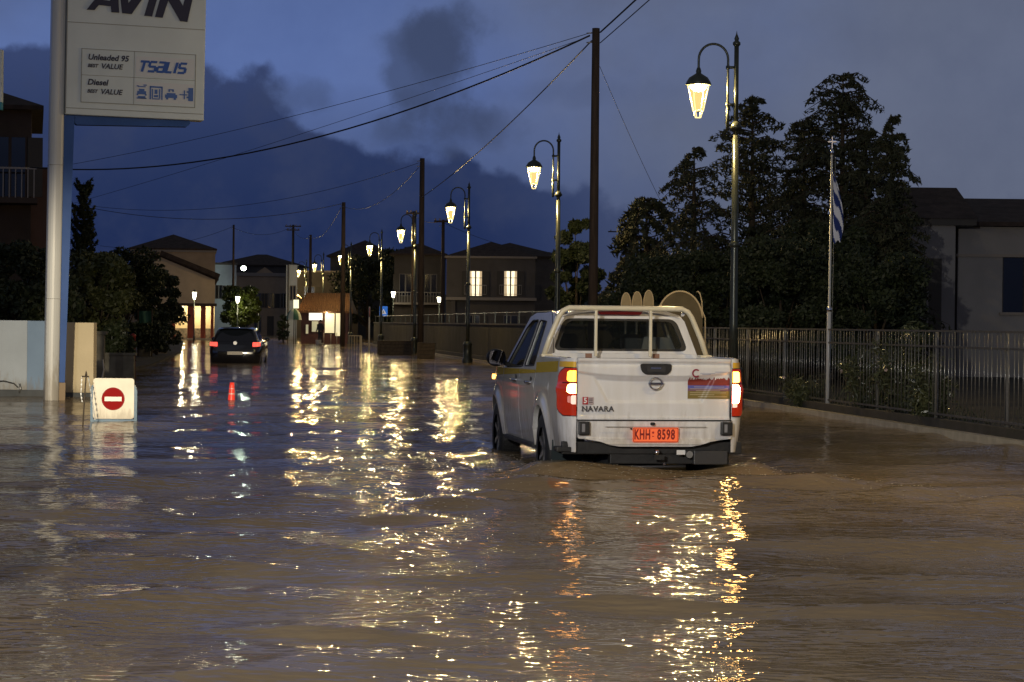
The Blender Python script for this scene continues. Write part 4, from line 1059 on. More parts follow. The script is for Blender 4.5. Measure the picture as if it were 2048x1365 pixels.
# ================================================================== buildings
def window(par, x, y, z0, z1, w, lit=False, shutters=True, frame=None, panes=2):
    fm = frame or mat('window_frame', (.14, .13, .12), .5)
    b = MB(); t = .05
    b.box(x - w / 2, x + w / 2, y - .05, y + .02, z0 - t, z0); b.box(x - w / 2, x + w / 2, y - .05, y + .02, z1, z1 + t)
    b.box(x - w / 2 - t, x - w / 2, y - .05, y + .02, z0 - t, z1 + t); b.box(x + w / 2, x + w / 2 + t, y - .05, y + .02, z0 - t, z1 + t)
    if panes == 2: b.box(x - .05, x + .05, y - .045, y + .02, z0, z1)
    f = b.build('window', fm, par)
    b = MB(); b.box(x - w / 2, x + w / 2, y - .012, y - .008, z0, z1); b.build('pane', LITWIN if lit else GLASSD, f)
    if lit:
        for s in (-1, 1):
            b = MB(); b.grid(lambda u, v: (x + s * (w / 2 - (.20 - .05 * v) * u), y - .022 - .008 * math.sin(16 * u), z0 + (z1 - z0) * v), 12, 2); b.build('curtain', CURTAIN, f)
        b = MB(); b.box(x - w / 2, x + w / 2, y - .04, y - .015, z0 + (z1 - z0) * .72, z0 + (z1 - z0) * .72 + .035); b.build('glazing_bar', fm, f)
    if shutters:
        for s in (-1, 1):
            b = MB(); b.box(x + s * (w / 2 + .08 + w / 4) - w / 4, x + s * (w / 2 + .08 + w / 4) + w / 4, y - .07, y - .03, z0, z1)
            sh = b.build('shutter', SHUTTER, f)
    return f
def hip_roof(par, x0, x1, y0, y1, z0, z1, over=.35, m=None, name='roof'):
    a, b_, c, d = x0 - over, x1 + over, y0 - over, y1 + over; w = min((b_ - a), (d - c)) / 2
    r0 = (a + w, c + w, z1) if b_ - a > d - c else ((a + b_) / 2, c + w, z1); r1 = (b_ - w, c + w, z1) if b_ - a > d - c else ((a + b_) / 2, d - w, z1)
    b = MB(); v = [(a, c, z0), (b_, c, z0), (b_, d, z0), (a, d, z0), r0, r1, (a, c, z0 - .12), (b_, c, z0 - .12), (b_, d, z0 - .12), (a, d, z0 - .12)]
    if b_ - a > d - c: f = [(0, 1, 5, 4), (1, 2, 5), (2, 3, 4, 5), (3, 0, 4)]
    else: f = [(0, 1, 4), (1, 2, 5, 4), (2, 3, 5), (3, 0, 4, 5)]
    b.add(v, f + [(6, 7, 1, 0), (7, 8, 2, 1), (8, 9, 3, 2), (9, 6, 0, 3), (9, 8, 7, 6)])
    return b.build(name, m or TILE, par)
def block(name, label, px0, px1, Y, depth, ztop, m, cat='house', rz=0.0, group=None):
    x0, x1 = GX(px0, Y, ztop * .5), GX(px1, Y, ztop * .5); w = x1 - x0
    t = thing(name, label, cat, ((x0 + x1) / 2, Y, 0), rz, group)
    b = MB(); b.box(-w / 2, w / 2, 0, depth, -.3, ztop); b.build('wall', m, t)
    return t, w
# house with two bright windows
zt = PZ(980, 517, 150)
t, w = block('two_storey_house', 'plain two storey house with two bright balcony doors', 892, 1070, 150, 8, zt, PLASTER)
b = MB(); b.box(-w / 2 - .12, w / 2 + .12, -.12, 8.1, zt, zt + .14); b.build('cornice', mat('cornice', (.24, .21, .18), .7), t)
hip_roof(t, -w / 2, w / 2, 0, 8, zt + .14, zt + 1.25, .1)
for px in (951, 1021):
    x = GX(px, 150, 4) - t.location.x; f = window(t, x, 0, PZ(px, 592, 150), PZ(px, 543, 150), .86, lit=True)
    b = MB(); zb = PZ(px, 592, 150)
    b.bar((x - .75, -.42, zb + .72), (x + .75, -.42, zb + .72), .04); b.bar((x - .75, -.42, zb + .1), (x + .75, -.42, zb + .1), .03)
    for i in range(11): b.bar((x - .75 + .15 * i, -.42, zb + .1), (x - .75 + .15 * i, -.42, zb + .72), .018)
    b.build('balcony_railing', mat('railing_white', (.28, .26, .24), .5), t)
b = MB(); b.box(-w / 2, w / 2 + .1, -.6, -.002, PZ(980, 592, 150) - .32, PZ(980, 592, 150) - .12); b.build('balcony_slab', mat('cornice', (0, 0, 0)), t)
b = MB(); b.box(-w / 2 + .35, -w / 2 + .65, -.5, -.2, -.3, PZ(980, 592, 150) - .325); b.build('balcony_column', PLASTER, t)
for x in (-1.2, 1.4): window(t, x, 0, .9, 2.0, .9)
# long dark roofed house behind it
zt = PZ(1000, 512, 176)
t, w = block('background_house', 'dark unlit house whose long low roof shows above the two bright windows', 915, 1122, 176, 9, zt, DARKWALL)
hip_roof(t, -w / 2, w / 2, 0, 9, zt, PZ(1000, 482, 176))
for x in (-2, 1.5): window(t, x, 0, 3.4, 4.6, .9)
# dark house with lit veranda corner
zt = PZ(830, 508, 156)
t, w = block('background_house', 'dark narrow house between the fourth lamp and the two bright windows', 788, 884, 156, 8, zt, DARKWALL)
hip_roof(t, -w / 2, w / 2, 0, 8, zt, PZ(830, 485, 156))
for x in (-.9, .9):
    window(t, x, 0, 3.4, 4.9, .8)
b = MB(); b.box(-w / 2, w / 2, -.8, -.002, 2.75, 2.9); b.build('balcony_slab', mat('cornice', (0, 0, 0)), t)
for i in range(12): pass
b = MB()
for i in range(18): b.bar((-w / 2 + w * i / 17, -.75, 2.9), (-w / 2 + w * i / 17, -.75, 3.6), .03)
b.bar((-w / 2, -.75, 3.62), (w / 2, -.75, 3.62), .05); b.build('balcony_railing', mat('railing_white', (0, 0, 0)), t)
# beige wall and houses behind the kiosk
zt = PZ(640, 545, 192)
t, w = block('background_house', 'beige unlit house front directly behind the kiosk roof', 590, 716, 192, 8, zt, PLASTER, rz=.08)
b = MB(); b.box(-w / 2 - .1, w / 2 + .1, -.1, 8.1, zt, zt + .15); b.build('cornice', mat('cornice', (0, 0, 0)), t)
for x in (-1.5, 1.3): window(t, x, 0, 3.3, 4.5, .9)
zt = PZ(700, 512, 205)
t, w = block('background_house', 'dark house with hip roof rising behind the broad tree', 660, 790, 205, 8, zt, DARKWALL)
hip_roof(t, -w / 2, w / 2, 0, 8, zt, PZ(700, 478, 205)); window(t, 0, 0, 3.3, 4.5, 1)
# far end of the street
zt = PZ(450, 530, 208)
t, w = block('far_house', 'small white house showing left of the thin far pole', 424, 472, 208, 7, zt, WHITEWALL, rz=.13)
for x in (-.5, .6): window(t, x, 0, 3.6, 4.8, .6)
b = MB(); b.box(-w / 2 - .1, w / 2 + .1, -.1, 7.1, zt, zt + .2); b.build('parapet', PLASTER, t)
zt = PZ(530, 553, 232)
t, w = block('far_house', 'brown house with a small pediment at the far end of the street', 472, 578, 232, 8, zt, CREAM, rz=.12)
b = MB(); b.box(-w / 2 - .15, w / 2 + .15, -.15, 8.1, zt, zt + .35); b.build('cornice', mat('cornice', (0, 0, 0)), t)
b = MB(); b.poly([(-.9, 0), (.9, 0), (0, .62)], [], lambda a, c, k: (a + .2, -.1 + .5 * k, zt + .35 + c), thick=True); b.build('pediment', CREAM, t)
for x in (-1.9, -.5, .9, 2.2): window(t, x, 0, 2.9, 4.4, .6)
for x in (-1.9, -.5): window(t, x, 0, .3, 2.0, .7, shutters=False)
b = MB(); b.box(.5, 1.2, -.04, -.002, -.2, 2.0); b.build('door', SHUTTER, t)
zt = PZ(510, 530, 262)
t, w = block('far_house', 'wide dark roofed building closing the street above the brown house', 430, 600, 262, 9, zt, DARKWALL)
hip_roof(t, -w / 2, w / 2, 0, 9, zt, PZ(510, 507, 262)); window(t, 0, 0, 4, 5, 1)
zt = PZ(586, 530, 176)
t, w = block('far_house', 'slim white corner house left of the kiosk', 572, 594, 176, 6, zt, WHITEWALL, rz=.10)
b = MB(); b.lathe([(.05, -.2), (.05, zt)], c=(-w / 2 + .15, -.1, 0), n=8); b.build('downpipe', PLASTER, t)
window(t, .1, 0, 3.2, 4.3, .4, shutters=False)

# beige house with the red columned arcade
zt = PZ(350, 497, 178)
t, w = block('beige_house', 'beige house with dark hip roof behind the gabled arcade', 262, 429, 178, 9, zt, CREAM, rz=.15)
hip_roof(t, -w / 2, w / 2, 0, 9, zt, PZ(345, 466, 178), .15)
b = MB(); b.box(-w / 2 - .1, w / 2 + .1, -.1, 9.1, zt - .3, zt - .13); b.build('cornice', mat('cornice', (0, 0, 0)), t)
Y = 168; X0, X1 = GX(306, Y, 3), GX(429, Y, 3)
t = thing('arcade_house', 'beige gabled building with red columns and a lit arcade on the left of the street', 'building', ((X0 + X1) / 2, Y, 0), .14); w = X1 - X0
za, zb, zc = PZ(310, 518, Y), PZ(429, 560, Y), PZ(400, 607, Y)
def ax(px): return GX(px, Y, 2) - t.location.x
b = MB(); b.poly([(-w / 2, -.2), (ax(345), -.2), (ax(345), zc), (w / 2, zc), (w / 2, zb), (ax(322), za + .1), (-w / 2, za - .3)], [], lambda a, c, k: (a, .25 * k, c), thick=True); b.build('gable_wall', mat('arcade_plaster', (.56, .45, .31), .85, var=.2, vscale=1.1), t)
b = MB(); b.box(ax(345), w / 2, 2.2, 2.4, -.2, zc - .2); b.build('inner_wall', mat('arcade_cream', (.62, .52, .32), .8, var=.1), t)
b = MB(); b.box(w / 2 - .25, w / 2, .251, 8, zc, zb); b.build('side_wall', CREAM, t)
b = MB(); b.box(ax(345), w / 2 + .02, 2.12, 2.198, -.2, .85); b.build('stone_base', mat('stone_base', (.2, .17, .13), .9, var=.7, vscale=5, bump=.03, bscale=6), t)
b = MB(); b.bar((w / 2 + .25, .1, zb + .02), (ax(318), .1, za + .22), .9, .14, up=(0, 1, 0)); b.bar((ax(318), .1, za + .22), (-w / 2 - .2, .1, za - .25), .9, .14, up=(0, 1, 0)); b.build('roof_edge', TILE, t)
b = MB(); b.add([(w / 2 + .3, -.3, zb + .06), (ax(318), -.3, za + .28), (ax(318), 8, za + .28), (w / 2 + .3, 8, zb + .06)], [(0, 1, 2, 3)]); b.build('roof', TILE, t)
b = MB(); b.box(ax(345) - .05, w / 2 + .15, -.15, 2.3, zc - .02 - .2, zc - .003); b.build('arcade_beam', mat('dark_timber', (.05, .03, .02), .7), t)
RED = mat('red_column_paint', (.34, .07, .035), .6, var=.2, vscale=3)
for a, c in ((343, 351), (375, 388), (401, 411), (421, 427)):
    b = MB(); b.box(ax(a), ax(c), 0.0, .35, -.25, zc - .205); b.build('column', RED, t)
b = MB(); b.box(ax(338), w / 2 + .3, -.6, -.2, -.2, .10); b.build('step', mat('step_stone', (.5, .42, .3), .5), t)
LW = (1, .80, .45)
def point(name, loc, e, c=LW, r=.08, par=None):
    ld = bpy.data.lights.new(name, 'POINT'); ld.energy = e; ld.color = c; ld.shadow_soft_size = r
    lo = bpy.data.objects.new(name, ld); COL.objects.link(lo); lo.location = loc
    if par: lo.parent = par
    return lo
for x in (ax(364), ax(406)):
    b = MB(); b.lathe([(.001, zc - .36), (.09, zc - .34), (.10, zc - .27), (.04, zc - .222)], c=(x, 1.2, 0), n=12); b.build('ceiling_lamp', mat('ceiling_lamp_lit', (1, 1, .9), .4, emit=(1, .85, .5), estr=8), t)
    point('ceiling_lamp_light', (x, 1.0, zc - .5), 170, (1, .84, .5), par=t)

# ---- school building on the right
Y = 62
SCH = mat('school_plaster', (.27, .26, .255), .85, var=.2, vscale=.8, bump=.006)
x0 = GX(1905, Y, 3); t = thing('school_building', 'pale single storey school building with dark tiled roof at the right edge', 'building', (x0, Y, 0))
zt = PZ(1960, 452, Y)
def sx(px): return GX(px, Y, 3) - x0
b = MB(); b.poly([(sx(1915), -.2), (12, -.2), (12, zt), (sx(1915), zt)], [[(sx(2005), PZ(2005, 625, Y)), (sx(2100), PZ(2005, 625, Y)), (sx(2100), PZ(2005, 515, Y)), (sx(2005), PZ(2005, 515, Y))]], lambda a, c, k: (a, .3 * k, c), thick=True)
b.build('wall', SCH, t)
b = MB(); b.box(sx(1915) - .05, 12, -.05, -.002, zt - .88, zt - .80); b.build('string_course', mat('cornice', (0, 0, 0)), t)
b = MB(); b.box(sx(2005), sx(2100), .2, .23, PZ(2005, 625, Y), PZ(2005, 515, Y)); pn = b.build('window', GLASSD, t)
b = MB()
for x in (sx(2005) + .03, (sx(2005) + sx(2100)) / 2, sx(2100) - .03): b.box(x - .03, x + .03, .15, .198, PZ(2005, 625, Y), PZ(2005, 515, Y))
b.build('frame', SHUTTER, pn)
b = MB(); b.box(sx(2005) - .08, sx(2100) + .08, -.07, .1, PZ(2005, 625, Y) - .08, PZ(2005, 625, Y)); b.build('sill', mat('cornice', (0, 0, 0)), t)
b = MB(); zr = PZ(1990, 388, Y); b.add([(sx(1918), -.35, zt - .02), (12, -.35, zt - .02), (12, 3.2, zr + .05), (sx(1945), 3.2, zr + .05), (sx(1918), 8.5, zt), (12, 8.5, zt), (sx(1918), -.35, zt + .10), (12, -.35, zt + .10)], [(0, 1, 7, 6), (6, 7, 2, 3), (3, 2, 5, 4), (0, 6, 3, 4)]); b.build('roof', TILE, t)
b = MB(); b.box(sx(1800), sx(1893), -1.2, 7, -.2, PZ(1850, 455, Y)); b.build('wing_wall', SCH, t)
b = MB(); b.box(sx(1780), sx(1932), -1.35, 7.2, PZ(1850, 455, Y) + .002, PZ(1850, 442, Y)); b.build('wing_eave', SHUTTER, t)
b = MB(); zz = PZ(1850, 370, Y); b.add([(sx(1775), -1.4, PZ(1850, 442, Y)), (sx(1935), -1.4, PZ(1850, 442, Y)), (sx(1928), 1.2, zz), (sx(1800), 1.2, zz), (sx(1935), 7, PZ(1850, 442, Y)), (sx(1775), 7, PZ(1850, 442, Y))], [(0, 1, 2, 3), (1, 4, 2), (4, 5, 3, 2), (5, 0, 3)]); b.build('wing_roof', TILE, t)
b = MB(); b.box(sx(1835), sx(1866), -1.26, -1.205, .6, PZ(1850, 520, Y)); b.build('wing_door', SHUTTER, t)
b = MB(); b.tube([(sx(1905), -.06, -.1), (sx(1905), -.06, zt - .1)], .07, 8); b.build('downpipe', mat('pipe_dark', (.04, .035, .03), .6), t)
b = MB(); b.box(sx(1802), sx(1828), -2.2, -1.9, -.1, PZ(1810, 580, Y)); b.build('gate_pier', SCH, t)

# ---- dark house at the left edge
Y = 74
t = thing('balcony_house', 'dark tall house with a balcony at the left edge behind the petrol sign', 'house', (GX(62, Y, 6), Y, 0), .215); o0 = t.location.x
def bx(px, z=5): return GX(px, Y, z) - o0
DK = mat('old_house_plaster', (.07, .05, .04), .9, var=.4, vscale=.8, bump=.01)
b = MB(); b.box(-9, 0, 0, 9, -.2, PZ(60, 222, Y)); b.build('wall', DK, t)
b = MB(); b.box(0.002, bx(98), 1.2, 9, -.2, PZ(80, 300, Y) - .5); b.build('rear_wing', mat('old_house_pink', (.15, .09, .075), .9, var=.3, vscale=.8), t)
ze = PZ(85, 214, Y); zr = PZ(0, 178, Y)
b = MB(); b.add([(-10, -.5, ze), (bx(85), -.5, ze), (bx(85), 9.4, ze), (-10, 9.4, ze), (-10, 2.5, zr + 1.2), (-2.4, 2.8, zr + .55)], [(0, 1, 5, 4), (1, 2, 5), (2, 3, 4, 5)]); b.add([(-10, -.5, ze), (bx(85), -.5, ze), (bx(85), 9.4, ze), (-10, 9.4, ze), (-10, -.5, ze - .14), (bx(85), -.5, ze - .14), (bx(85), 9.4, ze - .14), (-10, 9.4, ze - .14)], [(0, 1, 5, 4), (1, 2, 6, 5), (4, 5, 6, 7)]); b.build('roof', TILE, t)
b = MB(); zb = PZ(40, 400, Y); b.box(-9, bx(74), -1.3, -.002, zb - .18, zb); b.build('balcony_slab', DK, t)
RW = mat('balcony_bar_pale', (.30, .28, .27), .6)
b = MB(); zh = PZ(40, 342, Y)
for i in range(46): b.bar((-8.9 + .2 * i, -1.25, zb), (-8.9 + .2 * i, -1.25, zh), .035) if -8.9 + .2 * i < bx(72) else None
b.bar((-9, -1.25, zh), (bx(72), -1.25, zh), .06)
o = b.build('balcony_railing', RW, t); o['kind'] = 'stuff'
window(t, bx(20), 0, zb + .1, zb + 2.1, 1.0, frame=DK)
window(t, bx(30), 0, .8, 2.6, 1.2, frame=DK)
# ================================================================== petrol station totem
def totem():
    Y = 39.5; x0 = GX(103, Y, .8)
    SGNC = mat('sign_panel', (.70, .78, .80), .45, var=.12, vscale=1.5)
    COLW = mat('sign_column_white', (.62, .64, .64), .35, var=.15, vscale=1.2, stretch=(3, 3, .4))
    BLU = mat('sign_blue', (.008, .085, .36), .5, var=.2, vscale=2)
    t = thing('petrol_sign', 'tall petrol station totem sign with white box and blue column standing in the flood', 'petrol sign', (x0, Y, 0), .30)
    t.rotation_euler = (0, .010, .30)
    K = math.cos(.30)
    S_ = math.sin(.30)
    def lx(px):
        px = 131 + (px - 131) * .958 if px > 131 else px
        return ((px - 1024) / FPX * Y - (103 - 1024) / FPX * Y) / (K - S_ * (px - 1024) / FPX)
    def lz(py): return H + (640.5 - py) / 110.9
    b = MB(); n = 10
    outl = [(-.125, .16)] + [(-.125 * math.cos(math.pi * i / n), -.10 - .07 * math.sin(math.pi * i / n)) for i in range(n + 1)] + [(.125, .16)]
    k = len(outl); vs = [(a, c, -.25) for a, c in outl] + [(a, c, 8.3) for a, c in outl]; b.smooth = False
    b.add(vs, [(i, (i + 1) % k, k + (i + 1) % k, k + i) for i in range(k)] + [tuple(range(k, 2 * k))]); b.build('column', COLW, t)
    for z in (lz(333), lz(600)):
        b = MB(); b.box(-.127, .127, -.172, .162, z - .004, z + .004); b.build('column_joint', mat('joint_grey', (.3, .3, .3), .6), t)
    # blue column beside it, tapering towards the foot, with a beam under the box
    zb = lz(232); b = MB()
    v = []
    for z, w in ((.32, .10), (zb - .01, .185)):
        v += [(.128, -.10, z), (.128 + w, -.10, z), (.128 + w, .14, z), (.128, .14, z)]
    b.add(v, [(3, 2, 1, 0), (4, 5, 6, 7), (0, 1, 5, 4), (1, 2, 6, 5), (2, 3, 7, 6), (3, 0, 4, 7)]); b.build('blue_column', BLU, t)
    b = MB(); b.poly([(.32, zb - .14), (.36, zb - .17), (2.34, zb - .115), (2.40, zb - .06), (2.40, zb - .004), (.32, zb - .004)], [], lambda a, c, k: (a, -.08 + .2 * k, c), thick=True); b.build('blue_beam', BLU, t)
    b = MB(); b.box(.13, .24, -.09, .12, -.2, .315); b.build('column_foot', CREAM, t)
    # box
    xr = lx(406); b = MB(); b.box(.132, xr, -.19, .17, zb, 8.2); bx = b.build('sign_box', SGNC, t, bevel=.02)
    yf = -.194
    GREYL = mat('sign_seam', (.27, .27, .25), .6)
    for z in (lz(48), lz(219)):
        b = MB(); b.box(.14, xr - .012, yf, yf + .003, z - .006, z + .006); b.build('box_seam', GREYL, bx)
    b = MB(); b.box(.13, .145, yf - .004, yf + .002, zb + .02, 8.2); b.build('box_edge', GREYL, bx)
    # price table
    tx0, tx1, tz0, tz1 = lx(149), lx(387), lz(207), lz(99)
    tb = mat('table_panel', (.66, .74, .76), .4, var=.08, vscale=3)
    b = MB(); b.box(tx0, tx1, yf - .008, yf + .002, tz0, tz1); tp = b.build('price_table', tb, bx)
    yl = yf - .012
    for a, c, d, e in ((tx0, tx1, tz1 - .012, tz1), (tx0, tx1, tz0, tz0 + .012), (tx0, tx0 + .012, tz0, tz1), (tx1 - .012, tx1, tz0, tz1), (tx0, tx1, lz(152) - .004, lz(152) + .004), (lx(259) - .004, lx(259) + .004, tz0, tz1)):
        b = MB(); b.box(a, c, yl, yl + .0035, d, e); b.build('table_frame', GREYL, tp)
    for zc_ in (129, 180):
        b = MB(); b.box(lx(262), lx(384), yl + .001, yl + .0035, lz(zc_ + 20), lz(zc_ - 20)); b.build('logo_plate', mat('logo_plate', (.64, .67, .70), .4), tp)
    NAVY = mat('sign_navy', (.012, .014, .05), .5); BL = mat('sign_logo_blue', (.02, .10, .42), .5); LB = mat('sign_icon_blue', (.06, .15, .45), .5)
    text('lettering', 'Unleaded 95', NAVY, bx, (lx(162), yl - .004, lz(116)), size=.143, shear=.2, offset=.004, align='LEFT', extrude=.002, sx=1.0)
    text('lettering', 'Diesel', NAVY, bx, (lx(162), yl - .004, lz(166)), size=.145, shear=.2, offset=.004, align='LEFT', extrude=.002)
    for z in (133, 184):
        text('lettering', 'BEST', NAVY, bx, (lx(162), yl - .004, lz(z)), size=.085, shear=.25, offset=.003, align='LEFT', extrude=.002)
        text('lettering', 'VALUE', NAVY, bx, (lx(162) + .235, yl - .004, lz(z)), size=.13, shear=.22, offset=.003, align='LEFT', extrude=.002)
    # TSALIS in square cut letters
    def strokes(name, segs, m, x, z, s, sh=.28, w=.16, thick=.004):
        b = MB()
        for (x0, z0, x1, z1) in segs:
            a0 = x + s * (x0 + sh * z0); a1 = x + s * (x1 + sh * z1); q0 = z + s * z0; q1 = z + s * z1
            if abs(z0 - z1) < 1e-6:
                d = s * w / 2; b.poly([(a0 - sh * d, q0 - d), (a1 - sh * d, q0 - d), (a1 + sh * d, q0 + d), (a0 + sh * d, q0 + d)], [], lambda a, c, k: (a, yl - .004 - thick * k, c), thick=True)
            else:
                d = s * w / 2 * 1.15; b.poly([(a0 - d, q0), (a0 + d, q0), (a1 + d, q1), (a1 - d, q1)], [], lambda a, c, k: (a, yl - .0042 - thick * k, c), thick=True)
        return b.build(name, m, bx)
    S = [(.0, 1, .7, 1), (0, 1, 0, .5), (0, .5, .7, .5), (.7, .5, .7, 0), (.7, 0, 0, 0)]
    gl = [[(0, 1, .9, 1), (.42, 1, .42, -.08)], S, [(.0, 1, .7, 1), (.7, 1.08, .7, -.08), (.7, 0, 0, 0), (0, 0, 0, .5), (0, .5, .7, .5)], [(0, 1.08, 0, -.08), (0, 0, .6, 0)], [(0, 1.08, 0, -.08)], S]
    xs = [0, 1.05, 2.0, 3.0, 3.95, 4.3]
    for g_, xo in zip(gl, xs): strokes('logo_letter', g_, BL, lx(267) + xo * .167, lz(138), .172, w=.24)
    # four service icons
    def icon(rects, px):
        b = MB()
        for (a, c, d, e) in rects: b.box(lx(px) + a * .01, lx(px) + c * .01, yl - .007, yl - .003, lz(194) + d * .01, lz(194) + e * .01)
        b.build('service_icon', LB, bx)
    icon([(0, 18, 0, 2), (2, 16, 0, 5), (1, 17, 8, 14), (4, 14, 14, 18), (0, 3, 6, 9), (15, 18, 6, 9), (2, 16, 21, 23), (12, 18, 24, 26), (0, 4, 22, 24)], 265)
    icon([(0, 2.5, 0, 24), (21, 23.5, 0, 24), (0, 23, 21, 24), (4, 6, 2, 19), (8, 15, 4, 8), (9, 14, 10, 18), (17, 19, 2, 19), (5, 18, 0, 2)], 292)
    icon([(0, 22, 4, 10), (3, 19, 10, 13), (2, 6, 1, 4), (16, 20, 1, 4), (6, 9, 15, 20), (13, 16, 15, 20), (8, 14, 18, 20)], 324)
    icon([(0, 14, 10, 12), (8, 10, 3, 19), (16, 25, 0, 24), (13, 17, 5, 8), (13, 17, 15, 18)], 354)
    # AVIN in heavy slanted capitals (its top runs out of the picture)
    U = .537; ax0 = lx(158)
    A = ([(0, .04), (.26, .04), (.40, .22), (.80, .20), (.82, .0), (1.08, .0), (1.0, 1), (.70, 1)], [[(.54, .40), (.78, .38), (.75, .74)]])
    V = ([(1.04, 1), (1.30, 1), (1.38, .34), (1.86, 1), (2.16, 1), (1.50, -.02), (1.18, -.01)], [])
    I = ([(1.92, -.05), (2.18, -.06), (2.46, 1), (2.20, 1)], [])
    Nn = ([(2.28, -.07), (2.54, -.08), (2.72, .52), (3.14, -.16), (3.38, -.17), (3.62, 1), (3.37, 1), (3.22, .36), (2.84, 1), (2.56, 1)], [])
    for o_, h_ in (A, V, I, Nn):
        b = MB(); b.poly([(ax0 + a * U, lz(24) + c * U) for a, c in o_], [[(ax0 + a * U, lz(24) + c * U) for a, c in hh] for hh in h_], lambda a, c, k: (a, yf - .003 - .02 * k, c), thick=True)
        b.build('brand_letter', NAVY, bx)
totem()
# edge of the neighbouring station panel at the picture's left border
t = thing('station_panel', 'edge of a cream panel with teal foot at the far upper left', 'panel', (GX(4, 36, 5), 36, 0))
b = MB(); b.box(-2.2, 0, -.05, .1, PZ(3, 205, 36), PZ(3, 100, 36)); b.build('panel', mat('sign_panel', (0, 0, 0)), t, bevel=.01)
b = MB(); b.box(-2.2, -.002, -.04, .09, PZ(3, 220, 36), PZ(3, 205, 36) - .002); b.build('panel_foot', mat('panel_teal', (.02, .25, .32), .4), t)
b = MB(); b.box(-1.4, -1.2, -.05, .1, -.2, PZ(3, 220, 36) - .002); b.build('panel_post', STEEL, t)

# ---- walls by the station
Y = 40.9
def wz(py): return PZ(100, py, Y)
x0 = GX(118, Y, .7)
t = thing('white_wall', 'long white rendered wall with a pale blue section behind the petrol sign', 'wall', (x0, Y, 0)); 
def rel(px): return GX(px, Y, .7) - x0
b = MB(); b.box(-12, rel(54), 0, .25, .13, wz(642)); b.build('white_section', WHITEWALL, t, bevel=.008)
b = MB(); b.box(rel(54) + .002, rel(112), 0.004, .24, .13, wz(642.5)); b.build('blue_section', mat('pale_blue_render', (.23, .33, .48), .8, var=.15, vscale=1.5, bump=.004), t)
b = MB(); b.box(-12, rel(112), -.03, .24, -.25, .128); b.build('base_band', mat('wall_base_grey', (.09, .10, .11), .7, var=.3, vscale=3), t)
b = MB(); b.tube([(rel(-10), -.05, wz(765)), (rel(10), -.08, wz(763)), (rel(30), -.07, wz(768)), (rel(38), -.06, wz(776))], .012, 6); b.build('hose', BLACKPL, t)
b = MB(); b.tube([(rel(41), -.06, wz(768)), (rel(43), -.06, wz(778)), (rel(40), -.06, wz(786))], .018, 6); b.build('tap', STEEL, t)
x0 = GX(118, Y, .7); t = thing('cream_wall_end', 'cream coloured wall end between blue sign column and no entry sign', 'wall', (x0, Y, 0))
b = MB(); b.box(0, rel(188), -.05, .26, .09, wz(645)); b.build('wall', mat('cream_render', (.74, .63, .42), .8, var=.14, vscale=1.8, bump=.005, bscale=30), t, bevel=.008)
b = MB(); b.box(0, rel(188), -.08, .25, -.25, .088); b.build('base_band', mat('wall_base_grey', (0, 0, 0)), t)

# ---- chain post and no entry sign
Y = 30.6; t = thing('chain_post', 'thin dark chain post left of the no entry sign', 'post', (GX(169, Y, .3), Y, 0), .0)
b = MB(); b.tube([(-.03, 0, -.2), (0.0, 0, .35), (.02, 0, .66)], .011, 6); b.tube([(-.04, 0, .66), (.06, 0, .66)], .012, 6); b.lathe([(.02, .66), (.012, .72), (.001, .74)], c=(.02, 0, 0), n=8); b.build('post', mat('rusty_iron', (.07, .055, .04), .7, var=.5, vscale=30), t)
b = MB()
def chain(p, q, sag, n):
    for i in range(n):
        a = i / n; c = (i + .9) / n
        f = lambda s: Vector(p).lerp(Vector(q), s) - Vector((0, 0, sag * 4 * s * (1 - s)))
        b.bar(f(a), f(c), .018, .007, up=(0, 1, 0) if i % 2 else (1, 0, 0))
chain((-.04, 0, .66), (-.05, 0, .40), 0.0, 8); chain((.05, 0, .66), (.14, .05, .05), -.02, 16); chain((-.05, 0, .40), (-.03, 0, .30), .0, 4)
b.build('chain', STEEL, t)
Y = 31.0; t = thing('no_entry_sign', 'square white no entry sign with red disc in a blue frame standing in the water', 'road sign', (GX(227, Y, .3), Y, 0), .06)
z0, z1 = .055, .63
b = MB(); b.poly(rrect(-.288, .288, z0, z1, .04), [], lambda a, c, k: (a, .0 + .05 * k, c), thick=True); bd = b.build('board', mat('sign_board_white', (.70, .66, .54), .4, var=.12, vscale=5), t, bevel=.004)
b = MB(); b.poly(arc(-.005, .338, .163, 0, 352, 44), [], lambda a, c, k: (a, -.003 - .004 * k, c), thick=True); ds = b.build('disc', mat('sign_red', (.26, .003, .003), .75, spec=.2), bd)
b = MB(); b.poly(arc(-.005, .338, .163, 0, 360, 44), [arc(-.005, .338, .157, 0, 360, 44)], lambda a, c, k: (a, -.0085, c)); b.build('disc_rim', mat('sign_dark_red', (.2, .01, .01), .4), ds)
b = MB(); b.box(-.125, .115, -.0115, -.0075, .305, .368); b.build('bar', mat('sign_bar_white', (.78, .74, .68), .4), ds)
BF = mat('sign_frame_blue', (.03, .11, .20), .4, var=.2, vscale=10)
b = MB(); b.poly([(-.325, -.02)] + [(-.325, .46), (-.312, .52), (-.29, .54), (-.286, .54), (-.286, .048), (.286, .048), (.286, .54), (.29, .54), (.317, .50), (.33, .44), (.33, -.02)], [], lambda a, c, k: (a, .008 + .07 * k, c), thick=True); b.build('frame', BF, t)
b = MB(); b.box(-.27, .28, .0, .06, -.12, -.022); b.build('foot', mat('sign_board_white', (0, 0, 0)), t)
for s in (-1, 1):
    b = MB(); b.bar((s * .28, .05, .40), (s * .28, .36, -.2), .03); b.build('rear_leg', BF, t)
